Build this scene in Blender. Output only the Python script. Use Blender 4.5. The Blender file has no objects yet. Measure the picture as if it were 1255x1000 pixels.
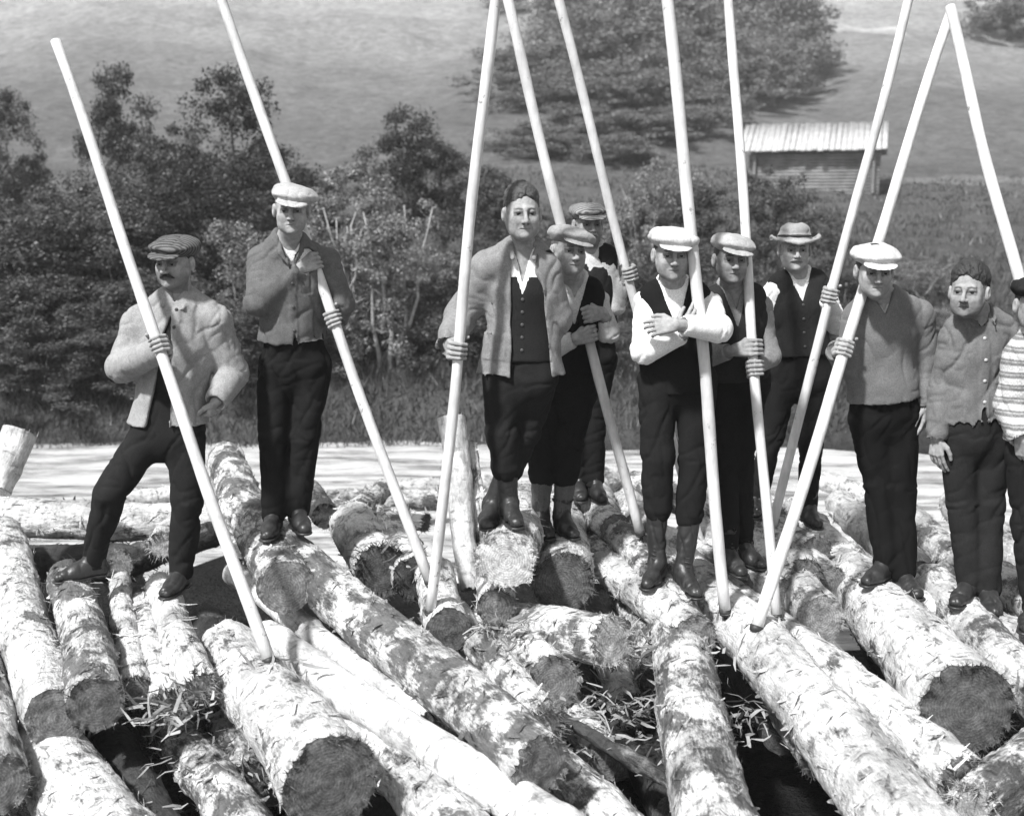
import bpy, math, random
import numpy as np
from mathutils import Vector, Matrix
R = math.radians
SC = bpy.context.scene
# ------------------------------------------------------------------ camera, sky, sun, exposure
FPX, PITCH, CAMZ = 1467.0, R(9.3), 1.9
cam = bpy.data.cameras.new('camera'); camo = bpy.data.objects.new('camera', cam); SC.collection.objects.link(camo)
cam.sensor_width = 36; cam.lens = FPX / 1255 * 36
cam.clip_start = 0.05; cam.clip_end = 1500
camo.location = (0, 0, CAMZ); camo.rotation_euler = (R(90) - PITCH, 0, 0)
cam.dof.use_dof = True; cam.dof.focus_distance = 5.9; cam.dof.aperture_fstop = 2.4
SC.camera = camo
SC.render.resolution_x = 1024; SC.render.resolution_y = 815
SUNV = Vector((-0.38, -0.50, 0.77)).normalized()
sun = bpy.data.lights.new('sun', 'SUN'); sun.energy = 4.3; sun.angle = R(4.0); sun.color = (1, 1, 1)
suno = bpy.data.objects.new('sun', sun); SC.collection.objects.link(suno)
suno.rotation_euler = SUNV.to_track_quat('Z', 'Y').to_euler()
W = bpy.data.worlds.new('World'); SC.world = W; W.use_nodes = True
nt = W.node_tree; bg = nt.nodes['Background']
sky = nt.nodes.new('ShaderNodeTexSky'); sky.sky_type = 'NISHITA'; sky.sun_disc = False
sky.sun_elevation = math.asin(SUNV.z); sky.sun_rotation = math.atan2(SUNV.x, SUNV.y)
bw = nt.nodes.new('ShaderNodeRGBToBW'); nt.links.new(sky.outputs[0], bw.inputs[0]); nt.links.new(bw.outputs[0], bg.inputs[0])
bg.inputs[1].default_value = 0.13
SC.view_settings.view_transform = 'Standard'; SC.view_settings.look = 'None'
SC.view_settings.exposure = 0.85; SC.view_settings.gamma = 1
# ------------------------------------------------------------------ helpers
def ray(px, py):
    xc = (px - 627.5) / FPX; yc = -(py - 500) / FPX
    return np.array([xc, math.cos(PITCH) + yc * math.sin(PITCH), -math.sin(PITCH) + yc * math.cos(PITCH)])
def P(px, py, d):                      # a point seen at (px,py), d metres out along the ground
    r = ray(px, py); return np.array([0, 0, CAMZ]) + r * (d / r[1])
def G(px, py, z):                      # the same, at height z
    r = ray(px, py); return np.array([0, 0, CAMZ]) + r * ((z - CAMZ) / r[2])
def nrm(v): v = np.asarray(v, float); return v / (np.linalg.norm(v) + 1e-12)
def hsh(i, j, k, seed):
    n = (i * 374761393 + j * 668265263 + k * 1274126177 + seed * 974711) & 0x7fffffff
    n = ((n ^ (n >> 13)) * 1103515245) & 0x7fffffff
    n = ((n ^ (n >> 11)) * 668265263) & 0x7fffffff
    return ((n ^ (n >> 15)) & 0xffff) / 65535.0
def vnoise(p, seed=0):
    p = np.asarray(p, float); f = np.floor(p); i = f.astype(np.int64); t = p - f; t = t * t * (3 - 2 * t)
    o = 0
    for a in (0, 1):
        wa = t[:, 0] if a else 1 - t[:, 0]
        for b in (0, 1):
            wb = t[:, 1] if b else 1 - t[:, 1]
            for c in (0, 1):
                wc = t[:, 2] if c else 1 - t[:, 2]
                o = o + wa * wb * wc * hsh(i[:, 0] + a, i[:, 1] + b, i[:, 2] + c, seed)
    return o
def fbm(p, seed=0, n=3):
    s = 0; a = .5
    for q in range(n): s = s + a * vnoise(np.asarray(p) * 2 ** q, seed + q); a *= .5
    return s / (1 - .5 ** n)
def props(o, label=None, cat=None, group=None, kind=None):
    if label: o['label'] = label
    if cat: o['category'] = cat
    if group: o['group'] = group
    if kind: o['kind'] = kind
    return o
def empty(name, loc):
    o = bpy.data.objects.new(name, None); SC.collection.objects.link(o); o.location = Vector(loc); o.empty_display_size = .1
    return o
def mesh_np(name, V, F, mats, parent=None, smooth=True, mi=None, origin=None):
    """V (n,3); F (m,4) or (m,3) or list of those arrays"""
    V = np.asarray(V, float)
    if origin is not None: V = V - np.asarray(origin)
    Fs = F if isinstance(F, list) else [F]
    me = bpy.data.meshes.new(name)
    me.vertices.add(len(V)); me.vertices.foreach_set('co', V.astype(np.float32).ravel())
    loops = np.concatenate([f.ravel() for f in Fs]); counts = np.concatenate([np.full(len(f), f.shape[1]) for f in Fs])
    me.loops.add(len(loops)); me.loops.foreach_set('vertex_index', loops.astype(np.int32))
    me.polygons.add(len(counts)); st = np.concatenate([[0], np.cumsum(counts)[:-1]])
    me.polygons.foreach_set('loop_start', st.astype(np.int32)); me.polygons.foreach_set('loop_total', counts.astype(np.int32))
    if smooth: me.polygons.foreach_set('use_smooth', np.ones(len(counts), bool))
    if mi is not None: me.polygons.foreach_set('material_index', np.asarray(mi, np.int32))
    me.update(calc_edges=True); me.validate()
    for m in (mats if isinstance(mats, (list, tuple)) else [mats]): me.materials.append(m)
    o = bpy.data.objects.new(name, me); SC.collection.objects.link(o)
    if parent: o.parent = parent
    return o
class MB:                               # a plain mesh collector
    def __init__(s): s.v = []; s.q = []; s.t = []; s.n = 0
    def add(s, V, Q=None, T=None):
        V = np.asarray(V, float)
        if Q is not None and len(Q): s.q.append(np.asarray(Q, int) + s.n)
        if T is not None and len(T): s.t.append(np.asarray(T, int) + s.n)
        s.v.append(V); s.n += len(V)
    def tube(s, pts, rad, n=8, cap=True):
        pts = [np.asarray(p, float) for p in pts]; V = []; 
        d0 = nrm(pts[-1] - pts[0]); up = np.array([0, 0, 1.]) if abs(d0[2]) < .9 else np.array([1., 0, 0])
        for i, p in enumerate(pts):
            d = nrm(pts[min(i + 1, len(pts) - 1)] - pts[max(i - 1, 0)])
            a = nrm(np.cross(d, up)); b = np.cross(d, a)
            for k in range(n):
                t = 2 * math.pi * k / n; V.append(p + rad[i] * (math.cos(t) * a + math.sin(t) * b))
        m = len(pts)
        Q = [[i * n + k, i * n + (k + 1) % n, (i + 1) * n + (k + 1) % n, (i + 1) * n + k] for i in range(m - 1) for k in range(n)]
        T = []
        if cap:
            V.append(pts[0]); V.append(pts[-1]); c0 = m * n
            T = [[c0, (k + 1) % n, k] for k in range(n)] + [[c0 + 1, (m - 1) * n + k, (m - 1) * n + (k + 1) % n] for k in range(n)]
        s.add(V, Q, T)
    def box(s, c, h, rot=None):
        V = np.array([[x, y, z] for x in (-1, 1) for y in (-1, 1) for z in (-1, 1)], float) * np.array(h)
        if rot is not None: V = V @ np.array(rot).T
        s.add(V + np.array(c), [[0, 1, 3, 2], [4, 6, 7, 5], [0, 4, 5, 1], [2, 3, 7, 6], [0, 2, 6, 4], [1, 5, 7, 3]])
    def build(s, name, mats, parent=None, smooth=True, origin=None):
        F = []
        if s.q: F.append(np.concatenate(s.q))
        if s.t: F.append(np.concatenate(s.t))
        return mesh_np(name, np.concatenate(s.v), F, mats, parent, smooth, None, origin)
# ------------------------------------------------------------------ materials
def g3(v): return (v, v, v, 1)
MC = {}
def mat_base(name):
    m = bpy.data.materials.new(name); m.use_nodes = True
    n = m.node_tree.nodes; l = m.node_tree.links; b = n['Principled BSDF']
    return m, n, l, b
def nz(n, l, scale, detail=4, rough=.55, vec=None, dim='3D'):
    t = n.new('ShaderNodeTexNoise'); t.inputs['Scale'].default_value = scale; t.inputs['Detail'].default_value = detail
    t.inputs['Roughness'].default_value = rough
    if vec is not None: l.new(vec, t.inputs['Vector'])
    return t
def ramp(n, l, src, stops, interp='LINEAR'):
    r = n.new('ShaderNodeValToRGB'); r.color_ramp.interpolation = interp
    e = r.color_ramp.elements
    while len(e) < len(stops): e.new(.5)
    for k, (p, v) in enumerate(stops): e[k].position = p; e[k].color = g3(v)
    l.new(src, r.inputs[0]); return r
def mul(n, l, a, b, op='MULTIPLY'):
    m = n.new('ShaderNodeMath'); m.operation = op
    for k, x in enumerate((a, b)):
        if isinstance(x, (int, float)): m.inputs[k].default_value = x
        else: l.new(x, m.inputs[k])
    return m.outputs[0]
def coords(n, l, scale=(1, 1, 1)):
    tc = n.new('ShaderNodeTexCoord'); oi = n.new('ShaderNodeObjectInfo')
    mp = n.new('ShaderNodeMapping'); l.new(tc.outputs['Object'], mp.inputs[0]); mp.inputs['Scale'].default_value = scale
    cb = n.new('ShaderNodeMath'); cb.operation = 'MULTIPLY'; cb.inputs[1].default_value = 37.; l.new(oi.outputs['Random'], cb.inputs[0])
    ad = n.new('ShaderNodeVectorMath'); ad.operation = 'ADD'; l.new(mp.outputs[0], ad.inputs[0]); l.new(cb.outputs[0], ad.inputs[1])
    return ad.outputs[0]
def bump(n, l, b, h, strength, dist=.01):
    bp = n.new('ShaderNodeBump'); bp.inputs['Strength'].default_value = strength; bp.inputs['Distance'].default_value = dist
    l.new(h, bp.inputs['Height']); l.new(bp.outputs[0], b.inputs['Normal'])
def cloth(val, kind='wool'):
    key = ('cloth', val, kind)
    if key in MC: return MC[key]
    m, n, l, b = mat_base(kind + '_cloth'); v = coords(n, l)
    big = nz(n, l, 7, 5, .6, v); fine = nz(n, l, 160, 2, .6, v); mid = nz(n, l, 34, 4, .65, v)
    r1 = ramp(n, l, big.outputs[0], [(.3, .8), (.7, 1.14)]); r2 = ramp(n, l, fine.outputs[0], [(.3, .8), (.7, 1.18)])
    c = mul(n, l, r1.outputs[0], r2.outputs[0])
    if kind == 'worn':
        r3 = ramp(n, l, mid.outputs[0], [(.3, .86), (.7, 1.1)]); c = mul(n, l, c, r3.outputs[0])
    if kind == 'striped_knit':
        tc = n.new('ShaderNodeTexCoord'); sp = n.new('ShaderNodeSeparateXYZ'); l.new(tc.outputs['Object'], sp.inputs[0])
        z = mul(n, l, sp.outputs[2], 1 / .058); wob = mul(n, l, big.outputs[0], .25); z = mul(n, l, z, wob, 'ADD')
        fr = mul(n, l, z, 1.0, 'FRACT') if False else mul(n, l, z, 1.0, 'MODULO')
        r4 = ramp(n, l, fr, [(0, 1), (.38, 1), (.46, .35), (.64, .35), (.7, .75), (.8, .35), (.9, .4), (.97, 1)])
        ck = n.new('ShaderNodeTexChecker'); ck.inputs['Scale'].default_value = 95; l.new(tc.outputs['Object'], ck.inputs[0])
        r5 = ramp(n, l, ck.outputs['Fac'], [(0, .88), (1, 1.06)]); c = mul(n, l, c, r4.outputs[0]); c = mul(n, l, c, r5.outputs[0])
    if kind == 'striped':
        w = n.new('ShaderNodeTexWave'); w.inputs['Scale'].default_value = 16; w.bands_direction = 'Y'; w.inputs['Distortion'].default_value = 1.5
        l.new(v, w.inputs[0]); r6 = ramp(n, l, w.outputs[0], [(.25, .45), (.8, 1.3)]); c = mul(n, l, c, r6.outputs[0])
    c = mul(n, l, c, val if val > .06 else val * .62); l.new(c, b.inputs['Base Color'])
    b.inputs['Roughness'].default_value = .92; b.inputs['Specular IOR Level'].default_value = .08 if val < .1 else .15
    b.inputs['Sheen Weight'].default_value = .0 if val < .1 else .05; b.inputs['Sheen Roughness'].default_value = .5
    h = mul(n, l, mul(n, l, mid.outputs[0], 1.), mul(n, l, fine.outputs[0], .35), 'ADD')
    bump(n, l, b, h, .45, .005)
    MC[key] = m; return m
def simple(name, val, rough=.6, var=.3, sc=20, bst=.3, bd=.004, spec=.3):
    key = (name, val)
    if key in MC: return MC[key]
    m, n, l, b = mat_base(name); v = coords(n, l); t = nz(n, l, sc, 5, .6, v)
    r = ramp(n, l, t.outputs[0], [(.25, 1 - var), (.75, 1 + var)]); c = mul(n, l, r.outputs[0], val); l.new(c, b.inputs['Base Color'])
    b.inputs['Roughness'].default_value = rough; b.inputs['Specular IOR Level'].default_value = spec
    bump(n, l, b, t.outputs[0], bst, bd); MC[key] = m; return m
def skin_mat():
    if 'skin' in MC: return MC['skin']
    m, n, l, b = mat_base('skin'); v = coords(n, l)
    a = n.new('ShaderNodeAttribute'); a.attribute_name = 'tone'; t = nz(n, l, 45, 4, .6, v); f = nz(n, l, 220, 2, .5, v)
    w_ = nz(n, l, 14, 5, .65, v); r = ramp(n, l, t.outputs[0], [(.3, .74), (.7, 1.16)]); r2 = ramp(n, l, w_.outputs[0], [(.3, .78), (.7, 1.12)]); c = mul(n, l, mul(n, l, a.outputs['Fac'], r2.outputs[0]), r.outputs[0]); l.new(c, b.inputs['Base Color'])
    b.inputs['Roughness'].default_value = .68; b.inputs['Specular IOR Level'].default_value = .2
    bump(n, l, b, mul(n, l, t.outputs[0], f.outputs[0], 'ADD'), .5, .004); MC['skin'] = m; return m
def bark_mat(kind):
    key = 'bark' + kind
    if key in MC: return MC[key]
    m, n, l, b = mat_base({'rough': 'half_peeled_bark', 'peeled': 'peeled_log', 'dark': 'dark_and_shaded_bark'}[kind])  # dark kind: dark bark, also shade painted on logs lying low
    v = coords(n, l, (1, 1, 1)); vs = coords(n, l, (.35, 1, 1)); vc = coords(n, l, (2.2, .8, .8))
    A = nz(n, l, 5.5, 7, .62, v); B = nz(n, l, 26, 6, .7, vs); C = nz(n, l, 13, 5, .65, vc); D = nz(n, l, 95, 4, .7, vs)
    ge = n.new('ShaderNodeNewGeometry')
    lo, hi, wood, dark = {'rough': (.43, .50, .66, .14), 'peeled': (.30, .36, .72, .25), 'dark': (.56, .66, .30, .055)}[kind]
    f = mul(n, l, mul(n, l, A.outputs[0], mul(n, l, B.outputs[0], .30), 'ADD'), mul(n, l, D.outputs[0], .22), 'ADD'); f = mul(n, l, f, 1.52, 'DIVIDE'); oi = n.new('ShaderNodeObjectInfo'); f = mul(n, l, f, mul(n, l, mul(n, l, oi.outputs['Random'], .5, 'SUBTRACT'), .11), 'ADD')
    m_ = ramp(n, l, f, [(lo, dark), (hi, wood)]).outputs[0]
    c = mul(n, l, m_, ramp(n, l, B.outputs[0], [(.34, .55), (.47, 1), (.7, 1.12)]).outputs[0])
    c = mul(n, l, c, ramp(n, l, C.outputs[0], [(.33, .42), (.43, .95), (.6, 1.05)]).outputs[0]); c = mul(n, l, c, ramp(n, l, D.outputs[0], [(.3, .72), (.6, 1.08)]).outputs[0])
    E_ = nz(n, l, 2.6, 5, .6, v); c = mul(n, l, c, ramp(n, l, E_.outputs[0], [(.38, .55), (.52, 1.), (1, 1.)]).outputs[0])
    c = mul(n, l, c, ramp(n, l, ge.outputs['Random Per Island'], [(0, .45), (.4, .95), (1, 1.05)]).outputs[0]); l.new(c, b.inputs['Base Color'])
    b.inputs['Roughness'].default_value = .6; b.inputs['Specular IOR Level'].default_value = .35
    h = mul(n, l, mul(n, l, B.outputs[0], mul(n, l, C.outputs[0], .8), 'ADD'), mul(n, l, D.outputs[0], .4), 'ADD')
    bump(n, l, b, h, .9, .02 if kind != 'peeled' else .008); MC[key] = m; return m
def end_mat(val):
    key = ('end', val)
    if key in MC: return MC[key]
    m, n, l, b = mat_base('weathered_end_grain'); tc = n.new('ShaderNodeTexCoord'); v = coords(n, l)
    sp = n.new('ShaderNodeSeparateXYZ'); l.new(tc.outputs['Object'], sp.inputs[0])
    y2 = mul(n, l, sp.outputs[1], sp.outputs[1]); z2 = mul(n, l, sp.outputs[2], sp.outputs[2])
    rr = mul(n, l, mul(n, l, y2, z2, 'ADD'), .5, 'POWER'); A = nz(n, l, 14, 6, .65, v); B = nz(n, l, 70, 5, .75, v)
    ph = mul(n, l, mul(n, l, rr, 520.), mul(n, l, A.outputs[0], 14.), 'ADD'); s = mul(n, l, ph, 0, 'SINE')
    ring = ramp(n, l, s, [(0, .84), (.8, 1.06)]); a = ramp(n, l, A.outputs[0], [(.3, .5), (.68, 1.35)]); c_ = ramp(n, l, B.outputs[0], [(.32, .5), (.66, 1.3)])
    c = mul(n, l, mul(n, l, ring.outputs[0], a.outputs[0]), c_.outputs[0]); c = mul(n, l, c, val * 1.15 + .03); l.new(c, b.inputs['Base Color'])
    b.inputs['Roughness'].default_value = .9; b.inputs['Specular IOR Level'].default_value = .1
    bump(n, l, b, mul(n, l, B.outputs[0], A.outputs[0], 'ADD'), .8, .008); MC[key] = m; return m
def leaf_mat(lo, hi, name='leaf'):
    key = (name, lo, hi)
    if key in MC: return MC[key]
    m, n, l, b = mat_base(name); ge = n.new('ShaderNodeNewGeometry'); v = coords(n, l); t = nz(n, l, 1.6, 3, .6, v)
    f = mul(n, l, mul(n, l, ge.outputs['Random Per Island'], .55), mul(n, l, t.outputs[0], .6), 'ADD')
    c = ramp(n, l, f, [(.25, lo), (.85, hi)]); l.new(c.outputs[0], b.inputs['Base Color'])
    b.inputs['Roughness'].default_value = .45; b.inputs['Specular IOR Level'].default_value = .35
    tr = n.new('ShaderNodeBsdfTranslucent'); l.new(c.outputs[0], tr.inputs[0]); mx = n.new('ShaderNodeMixShader'); mx.inputs[0].default_value = .3
    l.new(b.outputs[0], mx.inputs[1]); l.new(tr.outputs[0], mx.inputs[2]); l.new(mx.outputs[0], n['Material Output'].inputs[0]); MC[key] = m; return m
def pole_mat():
    m, n, l, b = mat_base('peeled_pole'); v = coords(n, l, (1, 1, .18)); v2 = coords(n, l); A = nz(n, l, 30, 5, .65, v); B = nz(n, l, 3.2, 4, .6, v2); C = nz(n, l, 16, 4, .7, v2)
    c = mul(n, l, ramp(n, l, A.outputs[0], [(.3, .78), (.6, 1.05)]).outputs[0], ramp(n, l, B.outputs[0], [(.3, .72), (.6, 1.05)]).outputs[0]); c = mul(n, l, c, ramp(n, l, C.outputs[0], [(.29, .35), (.36, 1)]).outputs[0]); c = mul(n, l, c, .62); l.new(c, b.inputs['Base Color'])
    b.inputs['Roughness'].default_value = .6; bump(n, l, b, mul(n, l, A.outputs[0], C.outputs[0], 'ADD'), .5, .004); return m
SKIN = skin_mat()
LEATHER = simple('boot_leather', .022, .42, .5, 18, .6, .008, .5); IRON = simple('iron', .03, .5, .4, 40); POLEW = pole_mat()
HAIRD = simple('dark_hair', .03, .6, .5, 120, .8, .006); HAIRM = simple('brown_hair', .09, .6, .5, 120, .8, .006); HAIRG = simple('grey_hair', .3, .6, .3, 120, .8, .006)
EYEW = simple('eye_white', .26, .3, .05); EYED = simple('eye_iris', .015, .25, .05); BUTTON = simple('button', .06, .4, .1); BUTTONL = simple('pale_button', .45, .4, .1)
# ------------------------------------------------------------------ distance-field modelling: one continuous surface per piece
class Fld:
    def __init__(s, lo, hi, h, fine=(), hf=.0042):
        s.ax = []
        for a in range(3):
            c = [lo[a]]
            while c[-1] < hi[a]:
                x = c[-1]; st = h
                for (fl, fh) in fine:
                    if fl[a] - h < x < fh[a]: st = hf
                c.append(x + st)
            s.ax.append(np.array(c))
        s.F = np.full([len(a) for a in s.ax], 9., np.float32); s.h = h
    def sub(s, lo, hi):
        sl = []
        for a in range(3):
            i = max(0, np.searchsorted(s.ax[a], lo[a]) - 1); j = min(len(s.ax[a]), np.searchsorted(s.ax[a], hi[a]) + 2); sl.append(slice(i, max(j, i)))
        return tuple(sl)
    def pts(s, sl):
        return (s.ax[0][sl[0]].astype(np.float32)[:, None, None], s.ax[1][sl[1]].astype(np.float32)[None, :, None], s.ax[2][sl[2]].astype(np.float32)[None, None, :])
    def put(s, d, sl, k, op='add'):
        a = s.F[sl]
        if op == 'sub': a = -a; 
        if k > 0:
            h = np.clip(.5 + .5 * (d - a) / k, 0, 1); r = d * (1 - h) + a * h - k * h * (1 - h)
        else: r = np.minimum(a, d)
        s.F[sl] = -r if op == 'sub' else r
    def cone(s, a, b, ra, rb, k=.02, op='add'):
        a = np.asarray(a, float); b = np.asarray(b, float); m = max(ra, rb) + k + 2 * s.h
        sl = s.sub(np.minimum(a, b) - m, np.maximum(a, b) + m); X, Y, Z = s.pts(sl)
        if 0 in (X.size, Y.size, Z.size): return
        d = b - a; L2 = float(d @ d) + 1e-9
        x = X - a[0]; y = Y - a[1]; z = Z - a[2]
        t = np.clip((x * d[0] + y * d[1] + z * d[2]) / L2, 0, 1)
        D = np.sqrt((x - t * d[0]) ** 2 + (y - t * d[1]) ** 2 + (z - t * d[2]) ** 2) - (ra + (rb - ra) * t)
        s.put(D, sl, k, op)
    def ecap(s, a, b, ra, rb, fr, ratio, k=.04, op='add'):     # tapered capsule flattened along fr
        a = np.asarray(a, float); b = np.asarray(b, float); m = max(ra, rb) + k + 2 * s.h
        sl = s.sub(np.minimum(a, b) - m, np.maximum(a, b) + m); X, Y, Z = s.pts(sl)
        if 0 in (X.size, Y.size, Z.size): return
        d = b - a; L2 = float(d @ d) + 1e-9; x = X - a[0]; y = Y - a[1]; z = Z - a[2]
        t = np.clip((x * d[0] + y * d[1] + z * d[2]) / L2, 0, 1); x = x - t * d[0]; y = y - t * d[1]; z = z - t * d[2]
        v = x * fr[0] + y * fr[1] + z * fr[2]
        D = (np.sqrt(np.maximum(x * x + y * y + z * z - v * v, 0) + (v / ratio) ** 2) - (ra + (rb - ra) * t)) * .8
        s.put(D, sl, k, op)
    def ell(s, M, c, r, k=.02, op='add', T=None):              # ellipsoid in frame M (rows = axes) about world origin T, local centre c
        c = np.asarray(c, float); r = np.asarray(r, float); wc = T + M.T @ c; m = max(r) + k + 2 * s.h
        sl = s.sub(wc - m, wc + m); X, Y, Z = s.pts(sl)
        if 0 in (X.size, Y.size, Z.size): return
        x = X - wc[0]; y = Y - wc[1]; z = Z - wc[2]
        q = 0
        for a in range(3): q = q + ((x * M[a][0] + y * M[a][1] + z * M[a][2]) / r[a]) ** 2
        q = np.sqrt(q); q2 = 0
        for a in range(3): q2 = q2 + ((x * M[a][0] + y * M[a][1] + z * M[a][2]) / r[a] ** 2) ** 2
        s.put(q * (q - 1) / (np.sqrt(q2) + 1e-6), sl, k, op)
    def fn(s, f, op='max'):                                    # intersect with f<0
        X, Y, Z = s.pts((slice(None),) * 3); s.F = np.maximum(s.F, f(X, Y, Z)).astype(np.float32)
    def cut(s, f):                                             # subtract region f<0
        X, Y, Z = s.pts((slice(None),) * 3); s.F = np.maximum(s.F, -f(X, Y, Z)).astype(np.float32)
    def mesh(s):
        F = s.F; S = F < 0; nx, ny, nz_ = F.shape
        S[0] = 0; S[-1] = 0; S[:, 0] = 0; S[:, -1] = 0; S[:, :, 0] = 0; S[:, :, -1] = 0
        F = np.where(S, F, np.maximum(F, 1e-5))
        c = np.zeros((nx - 1, ny - 1, nz_ - 1), np.int8)
        for i in (0, 1):
            for j in (0, 1):
                for k in (0, 1): c += S[i:nx - 1 + i, j:ny - 1 + j, k:nz_ - 1 + k]
        I = np.argwhere((c > 0) & (c < 8)); vid = np.full(c.shape, -1, np.int32); vid[I[:, 0], I[:, 1], I[:, 2]] = np.arange(len(I))
        acc = np.zeros((len(I), 3)); cnt = np.zeros(len(I)); off = [(i, j, k) for i in (0, 1) for j in (0, 1) for k in (0, 1)]
        for A in off:
            for ax in range(3):
                if A[ax]: continue
                B = list(A); B[ax] = 1
                fa = F[I[:, 0] + A[0], I[:, 1] + A[1], I[:, 2] + A[2]]; fb = F[I[:, 0] + B[0], I[:, 1] + B[1], I[:, 2] + B[2]]
                ok = (fa < 0) != (fb < 0); t = np.where(ok, fa / np.where(ok, fa - fb, 1), 0)
                pa = np.stack([s.ax[q][I[:, q] + A[q]] for q in range(3)], 1); pb = np.stack([s.ax[q][I[:, q] + B[q]] for q in range(3)], 1)
                acc += np.where(ok[:, None], pa + (pb - pa) * t[:, None], 0); cnt += ok
        V = acc / np.maximum(cnt, 1)[:, None]; Q = []
        for ax in range(3):
            sl0 = [slice(None)] * 3; sl1 = [slice(None)] * 3; sl0[ax] = slice(0, -1); sl1[ax] = slice(1, None)
            s0 = S[tuple(sl0)]; s1 = S[tuple(sl1)]; E = np.argwhere(s0 != s1); b, c_ = [(1, 2), (2, 0), (0, 1)][ax]
            E = E[(E[:, b] > 0) & (E[:, c_] > 0)]
            def g(db, dc): q = E.copy(); q[:, b] -= db; q[:, c_] -= dc; return vid[q[:, 0], q[:, 1], q[:, 2]]
            q = np.stack([g(1, 1), g(0, 1), g(0, 0), g(1, 0)], 1); fl = s1[E[:, 0], E[:, 1], E[:, 2]]; q[fl] = q[fl][:, ::-1]
            Q.append(q)
        Q = np.concatenate(Q); return V, Q[(Q >= 0).all(1)]
def vnormals(V, Q):
    n = np.cross(V[Q[:, 2]] - V[Q[:, 0]], V[Q[:, 3]] - V[Q[:, 1]]); N = np.zeros_like(V)
    for k in range(4): np.add.at(N, Q[:, k], n)
    return N / (np.linalg.norm(N, axis=1)[:, None] + 1e-12)
def wrinkle(V, Q, segs, amp, seed, wl=.042):
    """folds: across the limb near its ends, loose creases elsewhere"""
    N = vnormals(V, Q); best = np.full(len(V), 9.); ws = np.ones(len(V)); tt = np.zeros(len(V)); LL = np.zeros(len(V))
    for si, (a, b) in enumerate(segs):
        a = np.asarray(a); b = np.asarray(b); d = b - a; L = np.linalg.norm(d); t = np.clip((V - a) @ d / (L * L), 0, 1)
        D = np.linalg.norm(V - a - t[:, None] * d, axis=1); m = D < best; best[m] = D[m]; tt[m] = t[m]; LL[m] = L; ws[m] = .12 if (len(segs) == 5 and si == 4) else 1.
    n1 = vnoise(np.stack([V[:, 0] / (wl * 1.9), V[:, 1] / (wl * 1.9), (tt * LL) / wl + V[:, 0] * 6 + seed], 1), seed)
    r1 = 1 - np.abs(2 * n1 - 1)
    w = .35 + .65 * np.abs(2 * tt - 1) ** 1.5
    n2 = fbm(V / np.array([.12, .12, .20]) + seed, seed + 5, 2)
    wp = V + .05 * (np.stack([vnoise(V * 9 + q * 11.3 + seed, seed + 50 + q) for q in range(3)], 1) - .5)
    def rid(p, sd): return 1 - np.abs(2 * vnoise(p, sd) - 1)
    n4 = rid(np.stack([(wp[:, 0] + .3 * wp[:, 2]) / .075, wp[:, 2] / .36, wp[:, 1] / .2], 1) + seed, seed + 17)
    n5 = rid(np.stack([(wp[:, 0] - .7 * wp[:, 2]) / .09, (.7 * wp[:, 0] + wp[:, 2]) / .4, wp[:, 1] / .2], 1) + seed, seed + 27)
    mk = np.clip(vnoise(V * 7 + seed, seed + 33) * 2.4 - .7, 0, 1); mk2 = np.clip(vnoise(V * 7 + seed + 40, seed + 34) * 2.4 - .7, 0, 1)
    d = amp * (.8 * (n2 - .5) - .7 * w * ws * r1 ** 5 - .95 * mk * n4 ** 6 - .95 * mk2 * n5 ** 6 + .12)
    return V + N * d[:, None]
def bbox(pts, m):
    p = np.array(pts); return p.min(0) - m, p.max(0) + m
def headframe(yaw, pitch, roll):
    """rows: lateral (person's left = picture right), back, up.  yaw>0 turns the face to picture right"""
    m = Matrix.Rotation(yaw, 3, 'Z') @ Matrix.Rotation(pitch, 3, 'X') @ Matrix.Rotation(roll, 3, 'Y'); m = np.array(m)
    return m.T
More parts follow.
